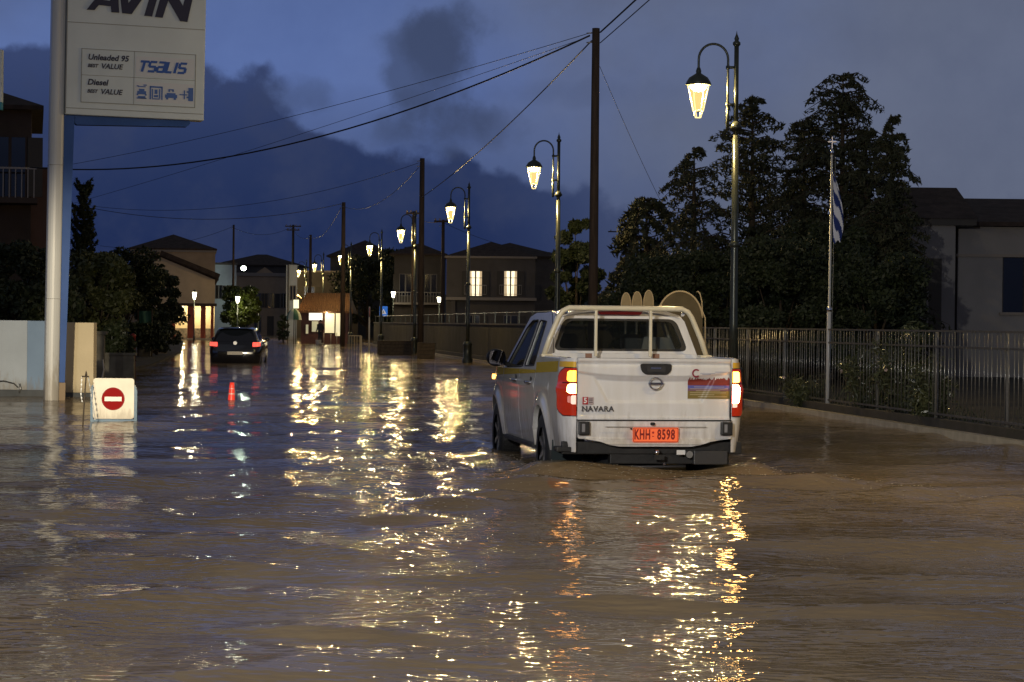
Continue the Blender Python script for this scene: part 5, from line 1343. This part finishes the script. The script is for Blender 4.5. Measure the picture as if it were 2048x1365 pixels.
# little red marker floating in the street
t = thing('marker_cone', 'small red and white banded marker cone in the middle of the flooded street', 'traffic cone', (GX(463, 40.5, .15), 40.5, 0), 0); t.rotation_euler = (0, .03, 0)
CR_ = mat('cone_red_glow', (.75, .05, .03), .35, emit=(1, .06, .03), estr=.4)  # own glow stands in for light thrown back by the red
prof = [(.075, -.15), (.065, .0), (.055, .14), (.046, .26), (.038, .32)]
b = MB(); b.lathe(prof, n=16); bd = b.build('cone', CR_, t)
for a, c, r in ((.10, .13, .059), (.20, .225, .051)):
    b = MB(); b.lathe([(r + .001, a), (r - .004, c)], n=16, caps=False); b.build('band', mat('cone_band', (.85, .6, .55), .4), bd)

# ---- left verge clutter
def simple(name, label, cat, px, Y, z=0): return thing(name, label, cat, (GX(px, Y, .5), Y, z))
CON = mat('old_concrete', (.16, .15, .12), .85, var=.5, vscale=3, bump=.01)
t = simple('garden_pier', 'weathered grey garden gate pier just right of the cream wall', 'pier', 201, 52)
b = MB(); b.box(-.09, .09, -.1, .1, -.2, 1.10); b.box(-.14, .14, -.14, .14, 1.102, 1.18); b.build('shaft', CON, t)
t = simple('garden_wall', 'low dark garden wall behind the no entry sign', 'wall', 240, 56)
b = MB(); b.box(-.55, .35, 0, .2, -.2, .55); b.build('wall', CON, t); b = MB(); b.box(-.6, .4, -.04, .24, .552, .61); b.build('coping', CON, t)
t = simple('garden_gate', 'dark metal garden gate leaning behind the low wall', 'gate', 226, 60)
b = MB()
for i in range(6): b.bar((-.3 + .12 * i, 0, .0), (-.27 + .12 * i, .02, 1.15), .025)
b.bar((-.32, 0, 1.1), (.34, .02, 1.1), .03); b.bar((-.32, 0, .2), (.34, .02, .2), .03); b.build('bars', IRON, t)
t = simple('red_post', 'dark red post standing at the water edge before the green netting', 'post', 266, 64)
b = MB(); b.lathe([(.075, -.2), (.07, .95), (.085, .97), (.08, 1.02), (.03, 1.06)], n=12); b.build('post', mat('red_post_paint', (.28, .02, .015), .5, var=.3, vscale=6), t)
t = simple('green_netting', 'green windbreak netting on a frame under the left trees', 'netting', 290, 84)
b = MB(); b.grid(lambda u, v: (-.24 + .48 * u, .04 * math.sin(9 * u + 2 * v), .75 + 1.05 * v), 10, 8); b.build('net', mat('green_net', (.05, .16, .11), .7, var=.3, vscale=5), t)
b = MB(); b.bar((-.27, 0, -.1), (-.27, 0, 1.85), .05); b.bar((.26, 0, -.1), (.26, 0, 1.85), .05); b.bar((-.3, -.05, 1.5), (.05, -.1, .4), .03); b.build('frame', WOOD, t)
t = simple('planter_trough', 'square concrete planter trough at the left water edge', 'planter', 316, 92)
b = MB(); b.poly([(-.3, -.2), (.28, -.2), (.36, .42), (-.34, .38)], [], lambda a, c, k: (a, .35 * k, c), thick=True); b.build('trough', mat('trough_sand', (.32, .25, .15), .8, var=.3, vscale=5), t)
t = simple('planter_trough', 'grey concrete block left of the sandy planter trough', 'planter', 288, 84)
b = MB(); b.box(-.24, .24, 0, .4, -.2, .42); b.build('trough', CON, t)
t = simple('white_hose_stand', 'white bent garden pipe just behind the no entry sign', 'pipe', 206, 46)
b = MB(); b.tube([(0, 0, .62), (.02, 0, .40), (-.01, 0, .25), (-.06, 0, .10), (-.05, 0, -.1)], [.012, .018, .02, .03, .03], 6); b.tube([(-.01, 0, .25), (.06, 0, .10), (.07, 0, 0)], .018, 6); b.build('pipe', mat('white_pipe', (.6, .58, .52), .5), t)

# ================================================================== wooden poles and wires
INS = mat('insulator', (.25, .2, .16), .3)
def pole(label, px, Y, top, r=.11, arms=(), tilt=0):
    zt = PZ(px, top, Y); X = GX(px, Y, 3)
    t = thing('utility_pole', label, 'utility pole', (X, Y, 0), 0, 'wooden utility poles along the street'); t.rotation_euler = (0, tilt, 0)
    b = MB(); b.tube([(0, 0, -.3), (0, 0, zt * .5), (0, 0, zt)], [r * 1.15, r, r * .85], 12); b.build('shaft', WOOD, t)
    for z, w in arms:
        zz = zt - z; b = MB(); b.box(-w, w, -r - .06, -r + .02, zz - .05, zz + .05); a = b.build('crossarm', WOOD, t)
        for x in (-w * .85, -w * .35, w * .35, w * .85):
            b = MB(); b.lathe([(.02, zz + .052), (.05, zz + .08), (.035, zz + .11), (.05, zz + .14), (.015, zz + .18)], c=(x, -r - .02, 0), n=8); b.build('insulator', INS, a)
    b = MB()
    for z in (.10, .32): b.tube([(0, 0, zt - z), (-.22, -.06, zt - z - .03)], .018, 6)
    b.build('wire_bracket', STEEL, t)
    return Vector((X, Y, zt))
p1 = pole('tallest and nearest wooden utility pole, right of the second street lamp', 1187, 51.8, 57, .105)
p2 = pole('wooden utility pole left of the lamp in front of the bright windows', 842, 93, 317, .12)
p3 = pole('wooden utility pole beside the right end of the kiosk roof, lit orange below', 685.5, 131, 405, .13)
p4 = pole('thin dark wooden pole rising out of the kiosk roof left half', 620, 177, 470, .12)
p5 = pole('far utility pole with a short double crossarm left of the kiosk', 585, 205, 450, .13, arms=((.15, .75), (.5, .6)))
p6 = pole('thin utility pole beyond the black hatchback beside the white far house', 466, 190, 450, .1)
p7 = pole('dark utility pole just left of the house with two bright windows', 885, 120, 440, .10, arms=((.10, .5),))
p8 = pole('short dark utility pole left of the fourth lamp, with a crossarm', 826, 128, 423, .10, arms=((.12, .45),))
p9 = pole('small distant pole with double crossarm seen under the drooping conifer', 1251, 180, 463, .1, arms=((.05, 1.5), (.6, 1.2)))
t = thing('utility_pole', 'wooden utility pole on the right kerb just outside the picture', 'utility pole', (7.7, 10.0, 0), 0, 'wooden utility poles along the street')
b = MB(); b.tube([(0, 0, -.3), (0, 0, 5), (0, 0, 10.05)], [.12, .11, .09], 12); b.build('shaft', WOOD, t)
WIRE = mat('black_cable', (.008, .008, .009), .6)
def wire(label, a, b_, sag, r=.012, group='overhead wires', n=28):
    a = Vector(a); b_ = Vector(b_); m = MB()
    m.tube([a.lerp(b_, i / n) - Vector((0, 0, sag * 4 * (i / n) * (1 - i / n))) for i in range(n + 1)], r, 5)
    o = m.build('overhead_wire', WIRE); tag(o, label, 'wire', group)
def top(p, dz=.1, dx=-.15): return p + Vector((dx, -.05, -dz))
wire('thick black cable sagging from the tallest pole down to the left behind the petrol sign', top(p1, .18), P(60, 335, 70), 1.05, .022)
wire('thin upper wire from the tallest pole to the far left', top(p1, .12), P(0, 352, 85), .35, .008)
wire('thin wire just above the thick sagging cable', top(p1, .2), P(100, 420, 88), .15, .007)
wire('cable dropping steeply from the tallest pole towards the middle of the sky', top(p1, .3, -.1), P(842, 396, 93), .25, .016)
wire('wire rising from the tallest pole top out of the picture to the upper right', top(p1, .1, .1), (7.6, 10.0, 9.9), .10, .02)
wire('second wire rising beside it from the tallest pole to the upper right', top(p1, .35, .1), (7.6, 10.0, 9.6), .12, .012)
wire('thin stay wire from the tallest pole down to the right behind the drooping conifer', p1 + Vector((.1, 0, -.9)), P(1345, 450, 62), .1, .006)
wire('wire from the mid wooden pole to the left over the trees', top(p2, .2), P(180, 412, 110), .9, .010)
wire('long low wire from the orange lit pole to the left over the beige house', top(p3, .1), P(190, 418, 125), .75, .016)
wire('wire between the mid wooden pole and the orange lit pole', top(p2, .4), top(p3, .2), .8, .012)
wire('far wire between the orange lit pole and the kiosk pole', top(p3, .3), top(p4, .1), .8, .014)
wire('far wire between the kiosk pole and the crossarm pole', top(p4, .2), top(p5, .1), .5, .016)
wire('far wire between the crossarm pole and the thin far pole', top(p5, .2), top(p6, .2), .7, .016)
wire('far wire from the thin far pole to the left', top(p6, .2), P(200, 492, 200), .8, .016)
wire('low wire crossing from the dark pole by the bright windows to the short crossarm pole', top(p7, .1), top(p8, .1), .25, .012)
wire('wire from the dark pole by the bright windows to the right house roof', top(p7, .2, .1), P(1110, 505, 150), .4, .012)

# flagpole with the striped flag wound round it
Y = 36.8; X = GX(1656, Y, .9); zt = PZ(1663, 300, Y)
t = thing('flagpole', 'thin white flagpole topped with a cross standing behind the picket fence', 'flagpole', (X, Y, 0)); t.rotation_euler = (0, .006, 0)
FP = mat('flagpole_white', (.5, .5, .47), .35)
b = MB(); b.lathe([(.04, -.1), (.036, 1.75), (.022, 1.76), (.018, zt)], n=10); b.build('pole', FP, t)
b = MB(); b.lathe([(.02, 1.70), (.045, 1.73), (.045, 1.78), (.02, 1.81)], n=10); b.build('joint', CHROME, t)
b = MB(); b.lathe([(.012, zt - .10), (.03, zt - .06), (.03, zt - .02), (.01, zt + .02)], n=10); b.build('finial', CHROME, t)
b = MB(); b.box(-.008, .008, -.008, .008, zt + .02, zt + .22); b.box(-.07, .07, -.007, .007, zt + .125, zt + .145); b.build('cross', CHROME, t)
b = MB(); b.tube([(.05, -.01, 1.1), (.055, -.01, zt - .12)], .003, 5); b.build('halyard', mat('rope', (.4, .4, .38), .8), t)
z0, z1 = PZ(1663, 475, Y), PZ(1663, 318, Y)
fb = MB(); nu, nv = 26, 50
def fl(u, v):
    wv = .15 * math.sin(math.pi * min(1, .25 + v * .9)) ** .8 + .02
    a = u * 5.2 + v * 2.5
    return (.03 + wv * (.55 + .42 * math.sin(a + 2.0)) * (.45 + .8 * u), -.02 + .05 * math.cos(a), z0 + (z1 - z0) * v - .10 * u * (1 - v) + .04 * math.sin(3 * a))
fb.grid(fl, nu, nv); 
for k in range(len(fb.f)):
    i, j = divmod(k, nv); s = (j * 1.0 / nv * 6.5 + i / nu * 3.0)
    fb.m[k] = int(s * 1.35) % 2
o = fb.build('flag', [mat('flag_blue', (.012, .03, .16), .8), mat('flag_white', (.7, .72, .78), .8)], None); o.location = (X, Y, 0); tag(o, 'blue and white striped flag hanging limp from the flagpole', 'flag')

# ================================================================== playground boards seen over the pickup
PB = mat('pale_board', (.36, .30, .19), .6, var=.2, vscale=6); PR = mat('pale_rim', (.55, .46, .30), .5)
Y = 46
for i, (px, ty, lb) in enumerate(((1252, 586, 'leftmost pale pointed board above the pickup roof'), (1274, 584, 'middle one of the three pale pointed boards above the pickup roof'), (1297, 581, 'rightmost and tallest of the three pale pointed boards, next to the round board'))):
    zt = PZ(px, ty, Y); w = .105; cz = zt - .27
    t = thing('pointed_board', lb, 'board', (GX(px, Y, 1.8), Y, 0), .2, 'pointed boards in the school yard')
    oo = [(w * math.sin(2 * math.pi * k / 28), cz + .27 * math.cos(2 * math.pi * k / 28)) for k in range(28)]
    b = MB(); b.poly(oo, [], lambda a, c, k: (a, .03 * k, c), thick=True); b.build('board', PB, t)
    b = MB(); b.tube([(a, .0, c) for a, c in oo + oo[:1]], .012, 6, caps=False); b.build('rim', PR, t)
    b = MB(); b.tube([(0, .03, -.05), (0, .03, cz - .2)], .03, 8); b.build('stand', STEEL, t)
Y = 45; cx, cz, r = 0, PZ(1360, 640, Y), .475
t = thing('round_board', 'large round topped dull board with a pale rim above the pickup roof', 'board', (GX(1360, Y, 1.8), Y, 0))
oo = [(-r, .1)] + [(r * .98 * math.cos(R(180 - a)), cz + .585 * math.sin(R(a))) for a in range(0, 181, 8)] + [(r, .1)]
b = MB(); b.poly(oo, [], lambda a, c, k: (a, .05 * k, c), thick=True); b.build('board', mat('dull_board', (.12, .10, .06), .8, var=.2, vscale=4), t)
b = MB(); b.tube([(a, 0, c) for a, c in oo[1:-1]], .020, 8); b.build('rim', PR, t)
for x in (-.4, .4): b = MB(); b.box(x - .03, x + .03, .06, .12, -.1, 1.0); b.build('leg', STEEL, t)
t = thing('curved_pipe', 'thin curved pale pipe at the right of the round board', 'pipe', (GX(1396, Y, 1.8), Y, 0))
b = MB(); zq = PZ(1396, 583, Y); b.tube([(-.03, 0, zq - .02), (.0, 0, zq), (.04, 0, zq - .06), (.075, 0, zq - .2), (.09, 0, zq - .4), (.15, 0, zq - .55), (.16, 0, -.1)], .014, 6); b.build('pipe', PR, t)

# ================================================================== kiosk, people and things up the street
Y = 146; X0 = GX(640, Y, 2)
t = thing('kiosk', 'small lit kiosk with a tiled roof glowing orange at its left end', 'kiosk', (X0, Y, 0))
def kx(px): return GX(px, Y, 2) - X0
def kz(py): return PZ(640, py, Y)
MAR = mat('kiosk_maroon', (.07, .025, .025), .6)
b = MB(); b.box(kx(602), kx(697), .06, 3.4, -.2, kz(622)); b.build('wall', MAR, t)
ze, zr = kz(623), kz(586)
b = MB(); b.add([(kx(594), -.5, ze), (kx(706), -.5, ze), (kx(696), 1.6, zr), (kx(608), 1.6, zr), (kx(706), 3.8, ze), (kx(594), 3.8, ze), (kx(594), -.5, ze - .12), (kx(706), -.5, ze - .12), (kx(706), 3.8, ze - .12), (kx(594), 3.8, ze - .12)],
      [(0, 1, 2, 3), (1, 4, 2), (4, 5, 3, 2), (5, 0, 3), (6, 7, 1, 0), (9, 6, 0, 5), (7, 8, 4, 1)]); rf = b.build('roof', mat('kiosk_tile', (.13, .065, .03), .7, var=.35, vscale=6), t)
KT = mat('kiosk_tile', (0, 0, 0)); n = 24
for i in range(n):
    u = (i + .5) / n; xa = kx(594) + (kx(706) - kx(594)) * u; xb = kx(608) + (kx(696) - kx(608)) * u
    b = MB(); b.tube([(xa, -.5, ze + .01), (xb, 1.58, zr + .01)], .035, 6); b.build('tile_row', KT, rf)
LP = mat('kiosk_window_lit', (.9, .9, .7), .5, emit=(1, .90, .55), estr=.6); LPW = mat('kiosk_sign_lit', (1, 1, 1), .5, emit=(1, .97, .85), estr=1.0); LPD = mat('kiosk_window_dim', (.5, .5, .4), .5, emit=(.8, .75, .45), estr=.35)
for a, c, d, e, m, nm in ((618, 645, 641, 626, LPW, 'lit_sign'), (624, 637, 664, 643, LPD, 'window'), (650, 669, 666, 627, LP, 'window'), (671.5, 686, 672, 625, LP, 'window'), (612, 617, 668, 650, LPD, 'window')):
    b = MB(); b.box(kx(a), kx(c), .0, .055, kz(d), kz(e)); w_ = b.build(nm, m, t)
    b = MB(); b.box(kx(a) - .03, kx(a), -.02, .05, kz(d), kz(e)); b.box(kx(c), kx(c) + .03, -.02, .05, kz(d), kz(e)); b.build('frame', MAR, w_)
for px in (649, 663, 675): b = MB(); b.tube([(kx(px), -.35, -.2), (kx(px), -.35, .75)], .03, 6); b.build('rail_post', mat('railing_white', (0, 0, 0)), t)
point('kiosk_lamp_light', (kx(655), -.6, 2.0), 35, par=t)
b = MB(); b.lathe([(.001, 2.05), (.06, 2.07), (.03, 2.14)], c=(kx(655), -.6, 0), n=10); b.build('lamp', LPW, t)
# orange light under the roof end
b = MB(); b.lathe([(.001, kz(600) + .22), (.07, kz(600) + .25), (.03, kz(600) + .32)], c=(kx(598), -.8, 0), n=10); b.tube([(kx(598), -.8, kz(600) + .30), (kx(602), .1, kz(600) + .1)], .012, 5); b.build('wall_lamp', mat('orange_lamp_lit', (1, .7, .3), .4, emit=(1, .55, .15), estr=14), t)
point('wall_lamp_light', (kx(598), -.8, kz(600) + .12), 22, (1, .52, .14), par=t)
t = thing('parasol', 'green and white street parasol left of the kiosk', 'parasol', (GX(588, 143, 1.5), 143, 0))
zc = PZ(588, 618, 143); zw = PZ(588, 640, 143)
for k in range(8):
    a0, a1 = 2 * math.pi * k / 8, 2 * math.pi * (k + 1) / 8; b = MB()
    b.grid(lambda u, v: (.50 * math.sin(math.pi / 2 * v) * math.cos(a0 + (a1 - a0) * u), .50 * math.sin(math.pi / 2 * v) * math.sin(a0 + (a1 - a0) * u), zw + (zc - zw) * math.cos(math.pi / 2 * v)), 3, 6)
    b.build('canopy_panel', mat('parasol_white', (.6, .65, .5), .7) if k % 2 else mat('parasol_green', (.05, .16, .10), .7), t)
b = MB(); b.tube([(0, 0, -.2), (0, 0, zc)], .03, 8); b.build('pole', PLASTER, t)
t = thing('box_sign', 'small lit square sign above the parasol', 'sign', (GX(592, 144, 2.5), 144, 0)); b = MB(); b.box(-.17, .17, 0, .12, PZ(592, 617, 144), PZ(592, 600, 144)); b.build('lightbox', mat('box_sign_lit', (1, 1, .8), .5, emit=(1, .97, .62), estr=1.2), t); b = MB(); b.tube([(0, .06, -.2), (0, .06, PZ(592, 617, 144) - .002)], .03, 6); b.build('post', IRON, t)
# person by the kiosk window
t = thing('person', 'person in a dark coat and trousers standing before the kiosk windows', 'person', (GX(641, 142, 1), 142, -.12), 2.6)
me = bpy.data.meshes.new('body')
vs = [(0, 0, .88), (0, 0, 1.1), (0, .01, 1.34), (0, .01, 1.47), (0, .02, 1.60), (-.09, 0, .84), (-.10, .02, .48), (-.10, -.02, .08), (-.10, .10, .03), (.09, 0, .84), (.10, .02, .48), (.10, -.02, .08), (.10, .10, .03), (-.18, 0, 1.38), (-.25, 0, 1.12), (-.20, .16, .98), (.18, 0, 1.38), (.25, 0, 1.12), (.22, .14, .96), (-.16, .24, .97), (.18, .22, .95)]
es = [(0, 1), (1, 2), (2, 3), (3, 4), (0, 5), (5, 6), (6, 7), (7, 8), (0, 9), (9, 10), (10, 11), (11, 12), (2, 13), (13, 14), (14, 15), (15, 19), (2, 16), (16, 17), (17, 18), (18, 20)]
rs = [.16, .15, .15, .06, .095, .09, .065, .045, .04, .09, .065, .045, .04, .07, .055, .04, .07, .055, .04, .035, .035]
me.from_pydata(vs, es, []); body = bpy.data.objects.new('body', me); COL.objects.link(body)
md = body.modifiers.new('skin', 'SKIN'); body.modifiers.new('sub', 'SUBSURF').levels = 1
for i, r in enumerate(rs): me.skin_vertices[0].data[i].radius = (r, r)
me.skin_vertices[0].data[0].use_root = True
dg = bpy.context.evaluated_depsgraph_get(); dg.update(); m2 = bpy.data.meshes.new_from_object(body.evaluated_get(dg)); bpy.data.objects.remove(body)
m2.materials.clear(); m2.materials.append(mat('dark_coat', (.03, .032, .04), .8)); m2.materials.append(mat('skin', (.42, .27, .2), .6))
for p in m2.polygons: p.material_index = 1 if p.center.z > 1.49 or (p.center.y > .20 and .8 < p.center.z < 1.1) else 0; p.use_smooth = True
o = bpy.data.objects.new('body', m2); COL.objects.link(o); o.parent = t
b = MB(); b.grid(lambda u, v: (.105 * math.cos(2 * math.pi * u) * math.sin(math.pi * v * .62), -.005 + .11 * math.sin(2 * math.pi * u) * math.sin(math.pi * v * .62) - .01, 1.625 + .10 * math.cos(math.pi * v * .62)), 14, 6); b.build('hair', mat('dark_hair', (.02, .015, .01), .7), t)
t = thing('bucket', 'white plastic bucket in front of the person at the kiosk', 'bucket', (GX(637, 139, .2), 139, 0)); b = MB(); b.lathe([(.16, -.1), (.19, .30), (.20, .31), (.18, .30), (.15, .0)], n=16); b.build('bucket', mat('bucket_white', (.75, .73, .68), .5), t)
b = MB(); b.tube([(.19 * math.cos(a), 0, .30 + .12 * math.sin(a)) for a in [math.pi * i / 8 for i in range(9)]], .006, 5); b.build('handle', STEEL, t)
t = thing('white_basin', 'pale basin floating beside the white bucket', 'basin', (GX(642, 138, .1), 138, 0)); b = MB(); b.lathe([(.12, -.05), (.17, .12), (.18, .125), (.15, .03)], n=14); b.build('basin', mat('basin_cream', (.6, .58, .45), .5), t)
# railing, signs, planters along the right kerb
t = thing('pedestrian_railing', 'short pale pedestrian railing standing in the water right of the kiosk', 'railing', (GX(711, 114, .5), 114, 0), -.15)
zt = PZ(711, 672, 114)
b = MB(); b.bar((-.36, 0, zt), (.30, 0, zt), .035); b.build('top_bar', PR, t)
b = MB(); b.box(.26, .34, -.04, .04, -.2, zt); b.build('post', PR, t)
for i in range(5): b = MB(); b.bar((-.34 + .14 * i, 0, -.2), (-.34 + .14 * i, 0, zt), .02); b.build('bar', PR, t)
t = thing('white_post', 'slim white post with a small round sign seen edge on', 'sign post', (GX(738.5, 114, 1), 114, 0))
b = MB(); zt = PZ(739, 614, 114); b.tube([(0, 0, -.2), (0, 0, zt)], .042, 10); b.build('post', mat('post_white', (.6, .57, .5), .5), t); b = MB(); b.lathe([(.001, -.02), (.25, -.02), (.25, .02), (.001, .02)], n=20); c = b.build('disc', mat('disc_pink', (.45, .2, .18), .5), t); c.rotation_euler = (0, R(90), R(8)); c.location = (0, -.06, zt - .28)
Yp = 158; t = thing('pedestrian_sign', 'square blue pedestrian crossing sign with a white triangle on a dark post', 'road sign', (GX(767, Yp, 2), Yp, 0))
z0, z1 = PZ(767, 633, Yp), PZ(767, 613, Yp); zm = (z0 + z1) / 2
b = MB(); b.poly(rrect(-.29, .29, z0, z1, .03), [], lambda a, c, k: (a, .03 * k, c), thick=True); bd = b.build('board', mat('sign_bright_blue', (.01, .16, .75), .4, emit=(.02, .25, 1), estr=.35), t)
b = MB(); b.poly([(-.21, zm - .2), (.21, zm - .2), (0, zm + .18)], [], lambda a, c, k: (a, -.006, c)); b.build('triangle', mat('sign_triangle', (.85, .85, .85), .4, emit=(.8, .85, 1), estr=.3), bd)
b = MB(); b.bar((0, -.009, zm - .02), (-.05, -.009, zm - .16), .03); b.bar((0, -.009, zm - .02), (.05, -.009, zm - .16), .03); b.bar((0, -.009, zm + .05), (0, -.009, zm - .04), .035); b.build('walker', BLACKPL, bd)
b = MB(); b.tube([(0, .05, -.2), (0, .05, z0 + .3)], .035, 8); b.build('post', IRON, t)
PLW = mat('planter_wood', (.07, .05, .03), .7, var=.4, vscale=8)
for i, (a, c, Yq, lb) in enumerate(((756, 824, 99, 'long dark wooden planter box at the kerb below the blue sign'), (836, 868, 90, 'short dark wooden planter box between the fourth and third lamp'))):
    x0, x1 = GX(a, Yq, .3), GX(c, Yq, .3); w = x1 - x0; zt = .62
    t = thing('planter_box', lb, 'planter', ((x0 + x1) / 2, Yq, 0), -.1, 'wooden planter boxes at the kerb')
    for j, z in enumerate((.02, .17, .32, .47)):
        b = MB(); b.box(-w / 2, w / 2, 0, .03, z, z + .135); b.build('plank', PLW, t)
    b = MB(); b.box(-w / 2, w / 2, .031, .42, -.2, .55); b.build('soil_box', EARTH, t)
    b = MB(); b.box(-w / 2 - .03, w / 2 + .03, -.03, .45, .606, .64); b.build('top_rim', PLW, t)
    for s in (-1, 1): b = MB(); b.box(s * w / 2 - .04, s * w / 2 + .04, -.028, .02, -.2, .605); b.build('corner_post', PLW, t)
# small lit lanterns further off
def lantern(label, px, Y, py, e=60, lit=12, hh=.34):
    z = PZ(px, py, Y); t = thing('post_lantern', label, 'lantern', (GX(px, Y, 2), Y, 0), .4, 'black post lanterns')
    b = MB(); b.lathe([(.08, -.2), (.08, .3), (.04, .4), (.035, z - hh / 2 - .08)], n=8); b.build('post', IRON, t)
    b = MB(); b.lathe([(.17, z + hh / 2), (.19, z + hh / 2 + .02), (.08, z + hh / 2 + .12), (.02, z + hh / 2 + .2)], n=10); b.build('hood', IRON, t)
    m = mat('lantern_glass_lit', (1, 1, .9), .4, emit=(1, .93, .66), estr=lit)
    fr = MB()
    for k in range(4):
        a0, a1 = math.pi / 2 * k, math.pi / 2 * (k + 1); r0, r1 = .075, .16
        b = MB(); b.add([(r0 * math.cos(a0 + .15), r0 * math.sin(a0 + .15), z - hh / 2), (r0 * math.cos(a1 - .15), r0 * math.sin(a1 - .15), z - hh / 2), (r1 * math.cos(a1 - .15), r1 * math.sin(a1 - .15), z + hh / 2), (r1 * math.cos(a0 + .15), r1 * math.sin(a0 + .15), z + hh / 2)], [(0, 1, 2, 3)])
        b.build('pane', m, t); fr.bar((r0 * math.cos(a0), r0 * math.sin(a0), z - hh / 2), (r1 * math.cos(a0), r1 * math.sin(a0), z + hh / 2), .02)
    fr.build('frame', IRON, t)
    point('lantern_light', (0, -.32, z - .1), e, (1, .88, .6), .1, t)
lantern('black post lantern before the red columned arcade', 388.5, 158, 592, 70, hh=.5)
lantern('black post lantern shining in front of the citrus tree', 475, 150, 600, 90, hh=.42)
lantern('small post lantern right of the citrus tree', 517, 172, 609, 60, hh=.34)
lantern('small lit lantern left of the fourth lamp pole behind the wall', 786, 154, 590, 20, lit=3, hh=.4)
lantern('small lit lantern under the bright window house left corner', 878, 146, 600, 20, lit=3, hh=.34)
# white floodlight on a far wall
t = thing('flood_light', 'dazzling white floodlight on the wall above the hatchback', 'floodlight', (GX(487, 204, 5), 204, PZ(487, 537, 204)))
b = MB(); b.grid(lambda u, v: (.26 * math.cos(2 * math.pi * u) * math.sin(math.pi * v), .12 * math.cos(math.pi * v), .22 * math.sin(2 * math.pi * u) * math.sin(math.pi * v)), 16, 8); b.build('bulb', mat('flood_lit', (1, 1, 1), .4, emit=(.85, 1, .78), estr=18), t)
b = MB(); b.tube([(0, .1, 0), (-.3, .6, .2), (-.9, 3.8, .1)], .04, 6); b.build('bracket', IRON, t)
point('flood_light_light', (0, -.4, 0), 260, (.85, 1, .8), .12, t)

# ================================================================== floodlights added behind the photographer, unseen, to light wall, sign and pickup
def added_floodlight(label, x, y, z, aim, energy, color, size, blend):
    t = thing('added_flood_lamp', label, 'floodlight', (x, y, 0), 0, 'added floodlights out of view')
    b = MB(); b.lathe([(.12, -.2), (.12, .3), (.07, .35), (.05, z)], n=12); b.build('mast', STEEL, t)
    d = (Vector(aim) - Vector((x, y, z))).normalized(); rot = d.to_track_quat('-Z', 'Y').to_euler()
    b = MB(); b.box(-.22, .22, -.16, .16, -.02, .12); h = b.build('lamp_head', STEEL, t); h.location = Vector((0, 0, z + .1)); h.rotation_euler = rot
    b = MB(); b.add([(-.19, -.13, -.024), (.19, -.13, -.024), (.19, .13, -.024), (-.19, .13, -.024)], [(0, 1, 2, 3)]); b.build('lens', mat('added_flood_lens', (1, 1, 1), .4, emit=(1, .9, .7), estr=30), h)
    ld = bpy.data.lights.new('added_flood_beam', 'SPOT'); ld.energy = energy; ld.color = color; ld.spot_size = R(size); ld.spot_blend = blend; ld.shadow_soft_size = .18
    lo = bpy.data.objects.new('added_flood_beam', ld); COL.objects.link(lo); lo.parent = t; lo.location = Vector((0, 0, z + .1)) + d * .25; lo.rotation_euler = rot
added_floodlight('added unseen floodlight behind the photographer, turned to the cream wall and no entry sign', -4.6, 3.0, 4.6, (-6.9, 36, .7), 34000, (1, .84, .58), 13, .8)
added_floodlight('added unseen floodlight far behind the photographer, turned down the street', -6.0, -5.0, 6.0, (.8, 17, 0), 12500, (1, .96, .90), 60, 1.0)

# foam flecks and silt scum trailing from the pickup
def foam():
    rng = np.random.RandomState(11); n = 700; b = MB()
    lx = np.concatenate([rng.normal(-1.35, .22, 260), rng.normal(1.3, .2, 160), rng.uniform(-1.2, 1.2, 280)]); ly = np.concatenate([rng.uniform(-4.5, 3, 260), rng.uniform(-3, 2, 160), -np.abs(rng.normal(.25, .35, 280))])
    lx[:260] -= np.clip(-ly[:260], 0, None) * .35; lx[260:420] += np.clip(-ly[260:420], 0, None) * .35
    c, s = math.cos(TRZ), math.sin(TRZ); X = TR.x + lx * c - ly * s; Y = TR.y + lx * s + ly * c; Z = wave_height(X, Y) + .004
    for x, y, z in zip(X, Y, Z):
        r = rng.uniform(.004, .016); a0 = rng.uniform(0, 6)
        b.add([(x, y, z + .003)] + [(x + r * rng.uniform(.6, 1.4) * math.cos(a0 + k * 1.05), y + r * rng.uniform(.6, 1.4) * math.sin(a0 + k * 1.05), z) for k in range(6)], [(0, 1 + k, 1 + (k + 1) % 6) for k in range(6)])
    tag(b.build('foam', mat('foam', (.55, .5, .4), .6), recalc=False), 'small foam flecks scattered along the wake of the pickup', None, None, 'stuff')
foam()

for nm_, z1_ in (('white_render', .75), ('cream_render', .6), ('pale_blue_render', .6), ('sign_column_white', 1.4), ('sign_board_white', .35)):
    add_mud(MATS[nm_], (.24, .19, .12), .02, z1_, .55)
